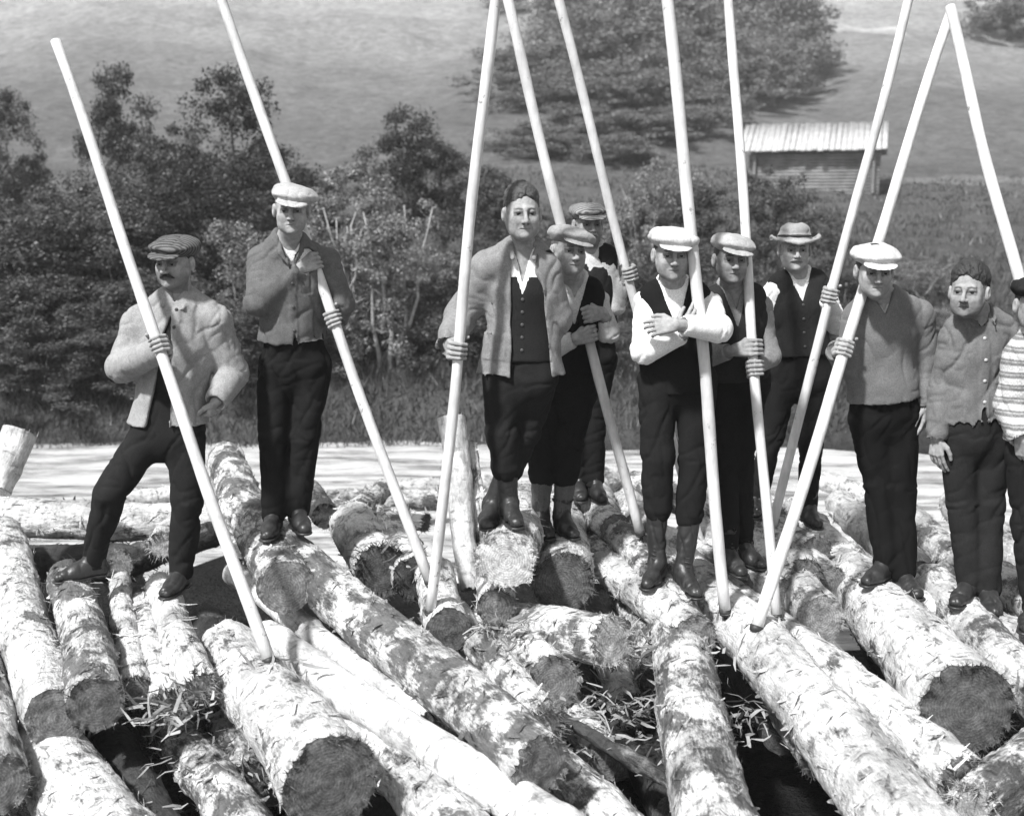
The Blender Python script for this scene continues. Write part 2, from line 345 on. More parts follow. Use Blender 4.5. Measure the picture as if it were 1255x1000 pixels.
def add_head(f, T, M, s, neck, rneck, o=None):
    o = o or {}
    L = lambda x, y, z: T + M.T @ (np.array([x, y, z]) * s)
    E = lambda c, r, k, op='add': f.ell(M, np.array(c) * s, np.array(r) * s, k * s, op, T)
    C = lambda a, b, ra, rb, k, op='add': f.cone(L(*a), L(*b), ra * s, rb * s, k * s, op)
    S_ = lambda k_, d_: o.get(k_, d_); nl = S_('nose', 1.)
    jw = o.get('jaw', 1.); E((0, .018, .035), (.077, .095, .083), .01)
    E((0, -.02, -.03), (.063 * jw, .069, .085), .03); E((0, -.052, -.092), (.034 * jw, .034, .026), .03)
    for q in (-1, 1):
        C((q * .05 * jw, .0, -.045), (q * .036 * jw, -.03, -.082), .018, .017, .03); E((q * .043, -.056, -.026), (.020, .021, .024), .026)
    C((-.036, -.073, .022), (0, -.083, .019), .011, .012, .012); C((.036, -.073, .022), (0, -.083, .019), .011, .012, .012)
    for q in (-1, 1): E((q * .032, -.1, .0), (.0195, .019, .0165), .011, 'sub')
    C((0, -.085, .014), (0, -.085 - .028 * nl, -.028 - .006 * nl), .0065, .0115, .008)
    for q in (-1, 1): E((q * .0125, -.101, -.038), (.009, .012, .009), .006)
    for q in (-1, 1):
        C((q * .046, -.073, .006), (q * .031, -.0845, .0088), .006, .006, .005); C((q * .031, -.0845, .0088), (q * .018, -.081, .005), .006, .005, .005)
        C((q * .045, -.073, -.007), (q * .020, -.081, -.009), .005, .005, .005)
    C((-.024, -.076, -.0665), (0, -.0885, -.063), .0035, .0062, .008); C((.024, -.076, -.0665), (0, -.0885, -.063), .0035, .0062, .008)
    C((-.016, -.079, -.0765), (.016, -.079, -.0765), .006, .006, .009)
    C((-.023, -.0815, -.0700), (0, -.0925, -.0695), .0026, .0036, .003, 'sub'); C((.023, -.0815, -.0700), (0, -.0925, -.0695), .0026, .0036, .003, 'sub')
    for q in (-1, 1): C((q * .020, -.0935, -.038), (q * .031, -.082, -.060), .0018, .0012, .008, 'sub'); E((q * .046, -.040, -.066), (.011 + .006 / max(S_('hollow', 1), .5) ** 3, .024, .022), .025)
    E((0, -.081, -.100), (.017, .013, .012), .014)
    for q in (-1, 1): E((q * .083, .014, -.006), (.012, .019, .034), .006); E((q * .093, .004, .0), (.006, .011, .018), .004, 'sub')
    f.cone(L(0, .022, -.06), neck, .054 * s * rneck, .06 * rneck, .03)
def grip(c, a, r, elbow, vis, k=0):
    """fingers closed round a pole.  c point on axis, a axis (up), r radius; returns wrist and cones"""
    a = nrm(a); u = np.asarray(elbow) - c; u = nrm(u - a * (u @ a)); v = nrm(np.cross(a, u))
    if (v[1] > 0) != (vis == 'back'): v = -v
    w = c - v * (r + .020) + u * .082 + a * ((np.asarray(elbow) - c) @ a) * .12
    out = []; S = [.036, .0125, -.0115, -.034]; fr = [.0094, .0098, .0093, .0082]; ln = [3.35, 3.6, 3.45, 3.0]
    def pt(s_, th, R_): return c + a * s_ + R_ * (math.cos(th) * (-v) + math.sin(th) * (-u))
    for i in range(4):
        Rr = r + fr[i] * .8; th = [-.05, .75, 1.75, 2.55 + .1 * i, ln[i]]; rr = [1.25, 1.05, 1, .93, .8]
        K = [pt(S[i] * (1.0 - .03 * j), th[j], Rr + (.007 if j == 0 else .003 if j == 1 else 0)) for j in range(5)]
        for j in range(4): out.append((K[j], K[j + 1], fr[i] * rr[j], fr[i] * rr[j + 1], .003))
        b = w + a * S[i] * .5
        out.append((b, K[0], .0165, .0125, .009))
    tb = w + a * .018 - u * .018 + v * .004
    T = [tb, c + a * .045 + (r + .014) * nrm(-v * .75 + u), c + a * .058 + (r + .010) * nrm(u + v * .35), c + a * .066 + (r + .009) * nrm(u * .25 + v)]
    for j in range(3): out.append((T[j], T[j + 1], [.0165, .0125, .0105][j], [.0125, .0105, .009][j], .005))
    return w, out
def open_hand(w, d, n, side, curl=.35, s=1.):
    """relaxed hand.  w wrist, d direction, n palm normal, side = direction of the thumb"""
    d = nrm(d); n = nrm(np.asarray(n) - d * (np.asarray(n) @ d)); sd = nrm(np.cross(d, n)); sd = sd if sd @ np.asarray(side) > 0 else -sd
    out = []
    for i in range(4):
        o = sd * (.031 - .0205 * i) * s; kn = w + d * (.092 - .004 * abs(i - 1)) * s + o; out.append((w + o * .6 + d * .01, kn, .0155 * s, .0118 * s, .01))
        L = [.042, .046, .043, .034][i] * s; dr = d + sd * (.08 - .05 * i); p = kn; th = curl * .6
        for j in range(3):
            th += curl * (.5 + .12 * i); q = p + nrm(dr * math.cos(th) + n * math.sin(th)) * L * (1, .68, .55)[j]
            out.append((p, q, (.0098, .009, .0082)[j] * s, (.009, .0082, .007)[j] * s, .003)); p = q
    tb = w + d * .025 * s + sd * .022 * s; t1 = tb + nrm(d + sd * .9 + n * .5) * .045 * s; t2 = t1 + nrm(d * 1.2 + sd * .3 + n * .5) * .034 * s; t3 = t2 + nrm(d + n * .3) * .026 * s
    out += [(tb, t1, .0165 * s, .0125 * s, .006), (t1, t2, .0125 * s, .0105 * s, .004), (t2, t3, .0105 * s, .009 * s, .004)]
    return out
def foot_frame(yaw): return np.array([math.sin(yaw), -math.cos(yaw), 0.])
# ------------------------------------------------------------------ poles
def pole_axis(top, bot): return P(*top), P(*bot)
def pole_at(ax, py):
    a, b = ax; lo, hi = -1.0, 2.0
    for _ in range(40):
        m = (lo + hi) / 2; p = a + (b - a) * m; q = p - np.array([0, 0, CAMZ])
        f = q[1] * math.cos(PITCH) - q[2] * math.sin(PITCH); u = q[2] * math.cos(PITCH) + q[1] * math.sin(PITCH); yy = 500 - FPX * u / f
        if yy < py: lo = m
        else: hi = m
    return p
POLES = {
 'A': ((65, 52, 6.05), (331, 812, 4.97)), 'B': ((272, 12, 6.32), (528, 716, 5.80)), 'C': ((608, 12, 5.50), (527, 752, 5.47)), 'D': ((622, 12, 6.22), (785, 655, 6.2)),
 'E': ((685, 10, 6.75), (868, 700, 6.95)), 'F': ((818, 10, 5.76), (889, 752, 5.60)), 'G': ((891, 10, 6.46), (952, 758, 5.67)), 'H': ((1108, 10, 6.72), (945, 652, 6.71)),
 'I': ((1168, 14, 6.3), (926, 772, 5.36)), 'K': ((1165, 8, 6.0), (1312, 590, 5.15))}
PAX = {k: pole_axis(*v) for k, v in POLES.items()}
PLAB = {
 'A': 'pale pole slanting across the man in the loose smock and striped dark cap',
 'B': 'pale pole behind the neck of the man in dark jacket and white scarf',
 'C': 'pale pole held low in one hand by the bareheaded man with the open jacket',
 'D': 'pale pole behind the cap of the short man in grey socks, under his hands',
 'E': 'thin pale pole held up by the moustached man standing behind the others',
 'F': 'thick pale pole standing inside the crossed arms of the white shirted man',
 'G': 'nearly upright pale pole gripped by both hands of the man in grey shirt',
 'H': 'pale pole held by the man with the brimmed felt hat',
 'I': 'pale pole leaning on the shoulder of the man with white cap and plain sweater',
 'K': 'pale pole coming down toward the man in the striped sweater, at the right edge'}
def build_pole(k, ext, rt, rb):
    a, b = PAX[k]; d = nrm(b - a); t = a - d * ext; L = np.linalg.norm(b - t); mb = MB(); N = 26; pts = []; rad = []
    rs = np.random.RandomState(ord(k)); sd = nrm(np.cross(d, [0, 1, 0]))
    ph = rs.uniform(0, 6, 4)
    for i in range(N + 1):
        q = i / N; w = .013 * math.sin(q * 4.4 + ph[0]) + .004 * math.sin(q * 13 + ph[1])
        w *= min(1, 3 * (1 - q)); pts.append(t + d * L * q + sd * w); rad.append((rt + (rb - rt) * q) * (1 + .05 * math.sin(q * 40 + ph[2]) * rs.rand()))
    mb.tube(pts, rad, 14)
    o = mb.build('pike_pole', POLEW, None, True, t)
    o.location = Vector(t); props(o, PLAB[k], 'pole', 'pike poles held by the men')
    m2 = MB(); m2.tube([b - d * .022, b - d * .021, b + d * .006, b + d * .014], [rb * .9, rb * 1.08, rb * .95, rb * .4], 14)
    m2.tube([b + d * .01, b + d * .05, b + d * .10], [.010, .007, .002], 8)
    if k in 'DBG': m2.tube([b + sd * .02, b + sd * .06 + d * .03, b + sd * .075 + d * .07, b + sd * .05 + d * .1], [.009, .008, .006, .002], 8)
    m2.build('iron_tip', IRON, o, True, t)
    return o
# ------------------------------------------------------------------ people
def person(S):
    D = S['D']; seed = S['seed']; J = {}
    for k, v in S['J'].items(): J[k] = P(v[0], v[1], D + (v[2] if len(v) > 2 else 0))
    root = empty('person', (0, 0, 0)); props(root, S['label'], 'person', 'lumbermen posing on the log jam')
    org = (J['ankA'] + J['ankB']) / 2; org = np.array([org[0], org[1], min(J['ankA'][2], J['ankB'][2]) - .09]); root.location = Vector(org)
    def out(name, V, Q, mat, par=None, mi=None):
        return mesh_np(name, V, Q, mat, par or root, True, mi, org)
    J['neck'] = J['neck'] + np.array([0, 0, S.get('nb', .052)]); NB = J['neck']; shA, shB = J['shA'], J['shB']; pc = (J['hipA'] + J['hipB']) / 2; up = nrm(NB - pc); lat = shB - shA; lat = nrm(lat - up * (lat @ up)); fr = np.cross(lat, up)
    tl = np.linalg.norm(NB - pc); cw = S.get('cw', .465 * np.linalg.norm(shB - shA)); cw = min(max(cw, .15), .19); bw_ = S.get('belly', .150)
    s = S.get('s', 1.0); HM = headframe(R(S.get('yaw', 0)), R(S.get('pitch', 0)), R(S.get('roll', 0))); HT = J['head']
    def uvw(X, Y, Z): x = X - NB[0]; y = Y - NB[1]; z = Z - NB[2]; return (x * lat[0] + y * lat[1] + z * lat[2], x * fr[0] + y * fr[1] + z * fr[2], x * up[0] + y * up[1] + z * up[2])
    # hands and arms
    hands = []; wr = {}; hb = []
    for side in 'AB':
        a = S['arm' + side]; el = J['el' + side]
        if a[0] == 'grip':
            ax = PAX[a[1]]; c = pole_at(ax, a[2]); w, cn = grip(c, ax[0] - ax[1], .0285, el, a[3])
        else:
            w = J['wr' + side]; d = a[1]; n = a[2]; sd = a[3]; cn = open_hand(w, d, n, sd, a[4] if len(a) > 4 else .35)
        wr[side] = w; hands += cn; pts = [q for c_ in cn for q in c_[:2]]; lo, hi = bbox(pts, .02); hb.append((lo, hi))
    # ---- the body: one continuous surface
    allp = [HT + np.array([0, 0, .12]), HT, *[J[k] for k in J if k != 'head'], wr['A'], wr['B'], J['ankA'] + foot_frame(0) * .22, J['ankB'] + foot_frame(0) * .22]
    lo, hi = bbox(allp, .13); 
    for l_, h_ in hb: lo = np.minimum(lo, l_ - .03); hi = np.maximum(hi, h_ + .03)
    f = Fld(lo, hi, .017, [(HT - .135 * s, HT + np.array([.115, .125, .14]) * s)] + hb, .0040)
    f.ecap(pc - up * .04, pc + up * .1, .105, .11, fr, .6); f.ecap(pc + up * .1, pc + up * tl * .8, .12, cw * .8, fr, .6)
    f.cone(NB - up * .05, shA, .05, .045, .03); f.cone(NB - up * .05, shB, .05, .045, .03); f.cone(NB - up * .07, NB, .058, .052, .03)
    for q in 'AB':
        f.cone(J['sh' + q], J['el' + q], .046, .038, .02); f.cone(J['el' + q], wr[q], .041, .027, .015)
        f.cone(J['hip' + q] - up * .03, J['kn' + q], .062, .048, .02); kn, an = J['kn' + q], J['ank' + q]; f.cone(kn, an, .046, .032, .02)
        fd = foot_frame(R(S['foot' + q])); f.cone(an, an + fd * .13 - np.array([0, 0, .055]), .032, .026, .02)
    add_head(f, HT, HM, s, NB - up * .02, S.get('neckr', 1.0), S)
    for (a, b, ra, rb, k) in hands: f.cone(a, b, ra, rb, k)
    V, Q = f.mesh()
    body = out('body', V, Q, SKIN)
    Lc = ((V - HT) @ HM.T) / s; x, y, z = Lc.T; tone = np.full(len(V), S.get('skin', .36) * .9); inh = (np.abs(x) < .1) & (np.abs(z) < .14) & (np.abs(y) < .14)
    yy_ = S.get('hl', (-.07, .078)); en = nrm([-yy_[1], yy_[0] + .012]); plv = en[0] * (y + .012) + en[1] * z + .006 * (vnoise(Lc * 60, seed) - .5)
    if S.get('hair'): sc_ = np.clip(-plv / .014, 0, 1) * np.clip((z + .012) / .02, 0, 1) * inh * (np.abs(x) < .0835 - .02 * ((y > -.02) & (y < .03) & (z < .03))); tone = tone * (1 - sc_ * (.72 if S['hair'][0] is not HAIRG else .2))
    st = inh & (z < -.035) & (y < .01); tone[st] *= 1 - S.get('stubble', .2) * np.clip((-.035 - z[st]) / .03, 0, 1)
    tone[inh & (np.abs(z + .070) < .0085) & (np.abs(x) < .024) & (y < -.07)] *= .84
    bz = .0225 - .16 * np.abs(np.abs(x) - .028); tone *= np.where(inh & (y < -.05), 1 - (1 - S.get('brow', .32)) * np.clip(1.6 - np.abs(z - bz) / .0038, 0, 1) * np.clip((.053 - np.abs(x)) / .014, 0, 1) * np.clip((np.abs(x) - .009) / .006, 0, 1), 1.)
    es = inh & (np.abs(np.abs(x) - .031) < .021) & (np.abs(z) < .013) & (y < -.055); tone[es] *= .52  # eye socket shade painted into the skin tone
    tone[inh & (np.abs(z + .047) < .004) & (np.abs(x) < .018) & (np.abs(x) > .006) & (y < -.085)] *= .4
    nv = len(body.data.vertices); at = body.data.attributes.new('tone', 'FLOAT', 'POINT'); at.data.foreach_set('value', tone[:nv].astype(np.float32))
    LW = lambda x, y, z: HT + HM.T @ (np.array([x, y, z]) * s)
    for q in (-1, 1):                                           # eyes
        c = LW(q * .0315, -.0722, .0); r = .0125 * s; VV = []; n = 12; m = 16; gz = nrm(HM.T @ np.array([S.get('gaze', 0), -1, -.03]))
        ax3 = gz; a1 = nrm(np.cross(ax3, [0, 0, 1])); a2 = np.cross(ax3, a1)
        for i in range(n + 1):
            th = math.pi * i / n
            for j in range(m): ph = 2 * math.pi * j / m; VV.append(c + r * (math.cos(th) * ax3 + math.sin(th) * (math.cos(ph) * a1 + math.sin(ph) * a2)))
        QQ = [[i * m + j, i * m + (j + 1) % m, (i + 1) * m + (j + 1) % m, (i + 1) * m + j] for i in range(n) for j in range(m)]
        out('eye', VV, np.array(QQ), [EYEW, EYED], body, [1 if i < 3 else 0 for i in range(n) for j in range(m)])
    hl, hh = HT - .17 * s, HT + .2 * s
    # ---- hair
    hr = S.get('hair'); 
    if hr:
        g = Fld(hl, hh, .004); e = hr[1]; cap_ = bool(S.get('cap'))
        if cap_: g.ell(HM, np.array((0, .024, .036)) * s, np.array((.0765 + e, .097 + e, .085 + e)) * s, .0, 'add', HT)
        else: g.ell(HM, np.array((0, .026, .048 + e)) * s, np.array((.0785 + e * .6, .094 + e * .5, .083 + e)) * s, .0, 'add', HT); g.ell(HM, np.array((0, .034, .02)) * s, np.array((.0795 + e * .3, .088 + e * .3, .08)) * s, .01, 'add', HT)
        def hcut(X, Y, Z):
            x_ = [(X - HT[0]) * HM[a][0] + (Y - HT[1]) * HM[a][1] + (Z - HT[2]) * HM[a][2] for a in range(3)]; y_ = x_[1] / s; z_ = x_[2] / s
            yy = S.get('hl', (-.07, .078)); e_ = nrm([-(yy[1] - .0), (yy[0] + .012) ]) ; pl = e_[0] * (y_ + .012) + e_[1] * (z_ - .0) + .004 * np.sin(x_[0] / s * 170 + z_ * 90) + .005 * np.sin(x_[0] / s * 61 + seed)
            lim = (-.072 - z_) if cap_ else (.030 + .012 * np.sin(y_ * 140 + seed) - z_)
            return np.maximum(pl, lim) * s
        g.fn(hcut); V, Q = g.mesh()
        if len(V):
            N = vnormals(V, Q); V = V + N * ((fbm((V - HT) @ np.array([[90, 0, 0], [0, 22, 0], [0, 0, 45.]]) + fbm((V - HT) * 30, seed, 2)[:, None] * 2, seed, 3) - .5) * hr[2] * .62)[:, None]
            out('hair', V, Q, hr[0])
    if S.get('tache'):
        g = Fld(LW(0, -.1, -.05) - .05, LW(0, -.1, -.05) + .05, .0035)
        for q in (-1, 1): g.cone(LW(q * .002, -.101, -.051), LW(q * .02, -.092, -.055), .0075, .0075, .004); g.cone(LW(q * .02, -.092, -.055), LW(q * .036, -.076, -.065), .0075, .004, .004)
        V, Q = g.mesh(); out('moustache', V, Q, S['tache'])
    # ---- headgear
    cp = S.get('cap')
    if cp:
        g = Fld(hl - .03, hh + .03, .0048); t = cp.get('w', 1.); tl_ = cp.get('tilt', 0.); HC = headframe(R(S.get('yaw', 0) + cp.get('yaw', 0)), R(S.get('pitch', 0)), R(S.get('roll', 0) + tl_))
        EC = lambda c, r, k, op='add': g.ell(HC, np.array(c) * s, np.array(r) * s, k * s, op, HT)
        if cp['kind'] == 'flat':
            EC((0, .016, .052), (.088, .107, .030), .0); EC((0, .022, .074), (.105 * t, .117 * t, .037), .02); EC((0, .035, .090), (.090 * t, .092 * t, .030), .04); EC((0, -.060, .070), (.098 * t, .066, .026), .03)
            if cp.get('slump'): EC((cp['slump'] * .05, .01, .068), (.095, .11, .026), .03)
            HV = headframe(R(S.get('yaw', 0) + cp.get('yaw', 0)), R(S.get('pitch', 0) + 17), R(S.get('roll', 0) + tl_)); g.ell(HV, HV @ (HC.T @ (np.array((0, -.104, .041)) * s)), np.array((.079, .060, .0085)) * s, .003 * s, 'add', HT)
            EC((0, .012, -.0), (.074, .092, .058), .003, 'sub')
        else:
            for k in range(28):
                a = 2 * math.pi * k / 28; a2 = 2 * math.pi * (k + 1) / 28
                pr = lambda a_: HT + HC.T @ (np.array([.128 * math.sin(a_), .012 + .148 * math.cos(a_), .052 + .020 * abs(math.sin(a_)) - .016 * abs(math.cos(a_))]) * s)
                g.cone(pr(a), pr(a2), .010, .010, .006)
            EC((0, .014, .052), (.132, .152, .011), .012); EC((0, .016, .068), (.092, .108, .03), .01); EC((0, .016, .108), (.082, .094, .046), .03); EC((0, .016, .165), (.03, .08, .020), .02, 'sub')
            EC((0, .012, -.0), (.070, .085, .05), .003, 'sub')
        V, Q = g.mesh(); N = vnormals(V, Q); V = V + N * ((fbm(V * 13 + seed, seed, 2) - .5) * .016 - .004 * (1 - np.abs(2 * vnoise(V * 22 + seed, seed + 3) - 1)) ** 4)[:, None]
        cap = out('cap' if cp['kind'] == 'flat' else 'felt_hat', V, Q, cp['mat'])
        if cp['kind'] == 'flat':
            g = Fld(hl - .03, hh + .03, .005); g.ell(HC, np.array((0, .014, .05)) * s, np.array((.0855, .104, .008)) * s, 0, 'add', HT); V, Q = g.mesh(); out('hatband', V, Q, cloth(.03), cap)
        else:
            g = Fld(hl - .03, hh + .03, .005); g.ell(HC, np.array((0, .016, .075)) * s, np.array((.0945, .111, .016)) * s, 0, 'add', HT); V, Q = g.mesh(); out('hatband', V, Q, cloth(.06), cap)
    # ---- garments
    sv = S.get('sleeve', 0.)
    def torso(g, o, hem=None, flare=0., vest=False, under=False):
        if under: o = -.006
        if vest and gi < len(S['wear']) - 1: o = .002
        hemc = pc + up * .08 if hem is None else NB - up * hem
        g.ecap(pc + up * .09, pc + up * .11, .12, .12, fr, .6) if hem is None else g.ecap(hemc - up * .05, pc + up * .10, .172 + o + flare, bw_ + .006 + o, fr, .70)
        g.ecap(pc + up * .10, pc + up * tl * .62, bw_ + o - (.02 if under else 0), cw + o * .9, fr, .68); g.ecap(pc + up * tl * .62, pc + up * tl * .80, cw + o * .9, (cw * .72 if vest else cw * .86) + o * .8, fr, .66, .03)
        k = .62 if vest else 1.
        for sh, q in ((shA, -1), (shB, 1)):
            nb = NB - up * .06 + lat * q * .045; e = nb + (sh - nb) * k; g.cone(nb, e, .056 + (o if not (vest and gi < len(S['wear']) - 1) else -.014), (.054 if vest else .057) + o, .025)
            if not vest: g.cone(NB - up * .02 + lat * q * .02, nb + (sh - nb) * .5, .042 + o * .6, .05 + o * .7, .03)
        if vest:
            for sh, q in ((shA, -1), (shB, 1)): g.cone(NB - up * .07 + lat * q * .10, pc + up * tl * .55 + lat * q * .10, .05 + o, .06 + o, .03)
    def vcut(g, vd, hw=.055, cx=0.):
        def q(X, Y, Z): u, v, w = uvw(X, Y, Z); return np.maximum(np.abs(u - cx) * .93 - hw * np.clip((w + vd) / vd, -3, 1.6), -(v + .0))
        g.cut(q)
    def arms(g, o, frac, bag):
        for q in 'AB':
            fq = frac[q] if isinstance(frac, dict) else frac
            e, w, sh = J['el' + q], wr[q], J['sh' + q]; x = e + (w - e) * fq
            g.cone(sh, e, .058 + o, .047 + o + bag * .5, .04); g.cone(e, x, .048 + o + bag, .035 + o + bag * .45, .018)
            g.cone(x, x + nrm(w - e) * .001, .037 + o + bag * .35, .037 + o + bag * .35, .006)
            # hollow the cuff so that the wrist comes out of a sleeve
            g.cone(x + nrm(w - e) * (.022 + o), x + nrm(w - e) * .09, .034 + o * .5, .042 + o, .003, 'sub')
    segs = [(shA, J['elA']), (J['elA'], wr['A']), (shB, J['elB']), (J['elB'], wr['B']), (pc, NB)]
    tb = bbox([NB + up * .05, shA, shB, pc - up * .32, J['elA'], J['elB'], wr['A'], wr['B']], .15)
    amp = S.get('amp', .0135); objs = {}
    for gi, L in enumerate(S['wear']):
        o = L['o']; g = Fld(tb[0], tb[1], .0075); nm = L['name']; vest = nm in ('waistcoat',)
        und = gi < len(S['wear']) - 1; torso(g, o, L.get('hem'), L.get('flare', 0), vest, und and not vest)
        if L.get('hem') is not None:
            hw_ = L['hem']; rg = L.get('ragged', .003)
            def hc(X, Y, Z):
                u, v, w = uvw(X, Y, Z); u_, v_ = np.broadcast_arrays(u, v); rt_ = np.random.RandomState(seed + gi).rand(64) - .35; ph_ = (u_ * 34 + 9 * (v_ > 0) + 20) % 60; wob = rg * 2.6 * np.interp(ph_, np.arange(64), rt_) ** 1 + rg * .5 * np.sin(u_ * 150) + L.get('tiltu', 0) * u_
                return (-hw_ + wob) - w
            g.fn(hc)
        if L.get('V'): vcut(g, L['V'], L.get('hw', .055), L.get('cx', 0))
        if L.get('open'):                                       # open front: list of (w, left u, right u)
            T_ = np.array(L['open'])
            def oc(X, Y, Z):
                u, v, w = uvw(X, Y, Z); a = np.interp(-w, -T_[:, 0], T_[:, 1]); b = np.interp(-w, -T_[:, 0], T_[:, 2]); return np.maximum(np.maximum(a - u, u - b), -v)
            g.cut(oc)
        if L.get('collar'):
            cr = L['collar']; V0 = L.get('V', .1); c_in = .060
            ring = [NB - up * .006 + fr * (-.055 if abs(t_) > 2.5 else c_in * math.cos(t_)) + lat * .069 * math.sin(t_) + up * (.012 - .02 * math.cos(t_)) for t_ in np.linspace(-2.6, 2.6, 13) if abs(t_) > (.75)]
            lf = [p for p in ring if (p - NB) @ lat < 0]; rt = [p for p in ring if (p - NB) @ lat > 0]
            for chain, q in ((lf, -1), (rt, 1)):
                for a_, b_ in zip(chain[:-1], chain[1:]): g.ecap(a_, b_, .018 * cr, .018 * cr, fr, .8, .008)
            bk = NB - up * .004 - fr * .058 + up * .02; g.cone(lf[0], rt[-1], .016 * cr, .016 * cr, .01)
            for q in (-1, 1):                                   # lapels following the V
                a_ = NB + fr * .04 + lat * q * .062 - up * .002; b_ = NB + fr * ((.088 if not und else .075) + o) + lat * q * (.05 if not und else .036) - up * (.068 if V0 < .2 else .095); g.ecap(a_, b_, .018 * cr, .013 * cr, fr, .5, .006)
                if V0 > .13: g.ecap(b_, NB + fr * (.105 + o) + lat * q * .018 - up * V0 * .9, .018 * cr, .006, fr, .55, .006)
        if L.get('buttons') and nm != 'waistcoat':
            X, Y, Z = g.pts((slice(None),) * 3); u, v, w = uvw(X, Y, Z); bx_ = L.get('bx', 0); g.F = (g.F - .0055 * ((u > bx_ - .022) & (u < bx_ + .022) & (v > .02) & (w < -.07))).astype(np.float32)
        for (u0, u1, w0, w1) in L.get('pocket', []):
            X, Y, Z = g.pts((slice(None),) * 3); u, v, w = uvw(X, Y, Z); g.F = (g.F - .007 * ((u > u0) & (u < u1) & (v > .02) & (w > w0) & (w < w1))).astype(np.float32)
        if L.get('arms') is not None: arms(g, o, L['arms'], L.get('bag', 0))
        for ex in L.get('extra', []): g.ecap(NB + lat * ex[0][0] + fr * ex[0][1] + up * ex[0][2], NB + lat * ex[1][0] + fr * ex[1][1] + up * ex[1][2], ex[2], ex[3], fr, ex[4], .02)
        V, Q = g.mesh(); V0_ = V; V = wrinkle(V, Q, segs, amp * L.get('wr', 1.) * (1 if not vest else .45), seed + gi * 3)
        if und:                                                 # covered parts lie smooth
            r_ = V0_ - NB; uu = np.abs(r_ @ lat); kk = np.clip((uu - cw * .85) / .06, 0, 1) if not vest else np.full(len(V), .12); kk = np.clip(kk, .1, 1); V = V0_ + (V - V0_) * kk[:, None]
        ob = out(nm, V, Q, L['mat']); objs[nm] = ob
        # front plackets and buttons set on the surface
        if L.get('buttons'):
            from mathutils.bvhtree import BVHTree
            bv = BVHTree.FromPolygons([Vector(v) for v in V], [list(map(int, q)) for q in Q]); n0, w0, w1, bm_ = L['buttons']; bx = L.get('bx', 0)
            for k in range(n0):
                w_ = w0 + (w1 - w0) * k / max(1, n0 - 1); p0 = NB + lat * bx + up * w_ + fr * .5; h = bv.ray_cast(Vector(p0), Vector(-fr), .6)
                if h[0] is not None:
                    m_ = MB(); c = np.array(h[0]); m_.tube([c - fr * .002, c + fr * .003, c + fr * .0045], [.0085, .0085, .005], 10); m_.build('button', bm_, ob, True, org)
    # ---- trousers
    lw = S['legs']; th = lw.get('th', .092); g = Fld(*bbox([pc + up * .12, J['knA'], J['knB'], J['ankA'], J['ankB'], J['hipA'], J['hipB']], .16), .0085)
    wt = lw.get('waist', .10); g.ecap(pc - up * .03, pc + up * wt, .168, .158, fr, .72)
    tails = []
    for q in 'AB':
        h, k, a = J['hip' + q], J['kn' + q], J['ank' + q]; h = h - up * .03 + lat * (.0)
        if lw['kind'] == 'long':
            e = a + (a - k) * -.02; g.cone(h, k, th, lw.get('kn', .072), .035); g.cone(k, e, lw.get('kn', .072), lw.get('cuff', .064), .02); g.cone(e + nrm(a - k) * .02, e + nrm(a - k) * .2, .045, .06, .004, 'sub')
        else:
            e = k + (a - k) * lw.get('end', .42); g.cone(h, k, th, .080, .035); g.cone(k, e, .084, .074, .02); g.cone(e, e + nrm(a - k) * .015, .076, .062, .01)
    V, Q = g.mesh(); V = wrinkle(V, Q, [(J['hipA'], J['knA']), (J['knA'], J['ankA']), (J['hipB'], J['knB']), (J['knB'], J['ankB'])], .0125, seed + 40, .06)
    out('trousers' if lw['kind'] == 'long' else 'breeches', V, Q, lw['mat'])
    # ---- socks and boots
    for q in 'AB':
        k, a = J['kn' + q], J['ank' + q]; fd = foot_frame(R(S['foot' + q])); ax = nrm(k - a); rt_ = nrm(np.cross(fd, [0, 0, 1]))
        if lw.get('socks'):
            g = Fld(*bbox([k, a], .12), .006); g.cone(k + (a - k) * .3, a + ax * .03, .060, .047, .01); V, Q = g.mesh(); N = vnormals(V, Q)
            V = V + N * (.0016 * np.sin(np.arctan2((V - a) @ fd, (V - a) @ rt_) * 26))[:, None] + N * ((fbm(V * 30, seed, 2) - .5) * .008)[:, None]; out('sock', V, Q, lw['socks'])
        hgt = lw.get('boot', .12); g = Fld(*bbox([a + ax * hgt, a - np.array([0, 0, .1]), a + fd * .24, a - fd * .1], .09), .006)
        zb = a[2] - .088; B_ = lambda d_, z_, r_=0: np.array([a[0], a[1], zb]) + fd * d_ + rt_ * r_ + np.array([0, 0, z_])
        g.cone(a + ax * hgt, a, .052 if hgt < .2 else .060, .045, .01); g.cone(a, B_(-.03, .042), .045, .043, .02); g.cone(a, B_(.10, .045), .043, .040, .03)
        g.ecap(B_(-.02, .034), B_(.10, .034), .038, .043, np.array([0, 0, 1.]), .85, .02); g.ecap(B_(.10, .034, .004), B_(.172, .030, .0), .045, .037, np.array([0, 0, 1.]), .85, .02)
        g.cone(a + ax * (hgt + .012), a + ax * (hgt + .1), .047, .05, .004, 'sub') if hgt < .2 else None
        g.fn(lambda X, Y, Z: (zb + .012) - Z + 0 * X + 0 * Y)
        V, Q = g.mesh(); V = wrinkle(V, Q, [(a + ax * hgt, a), (a, B_(.18, .03))], .009, seed + 77, .035)
        bt = out('boot', V, Q, LEATHER)
        g = Fld(*bbox([B_(-.1, .0), B_(.24, .02)], .07), .005); g.ecap(B_(-.02, .01), B_(.10, .01), .043, .047, np.array([0, 0, 1.]), .5, .01); g.ecap(B_(.10, .01), B_(.174, .01), .049, .041, np.array([0, 0, 1.]), .5, .01)
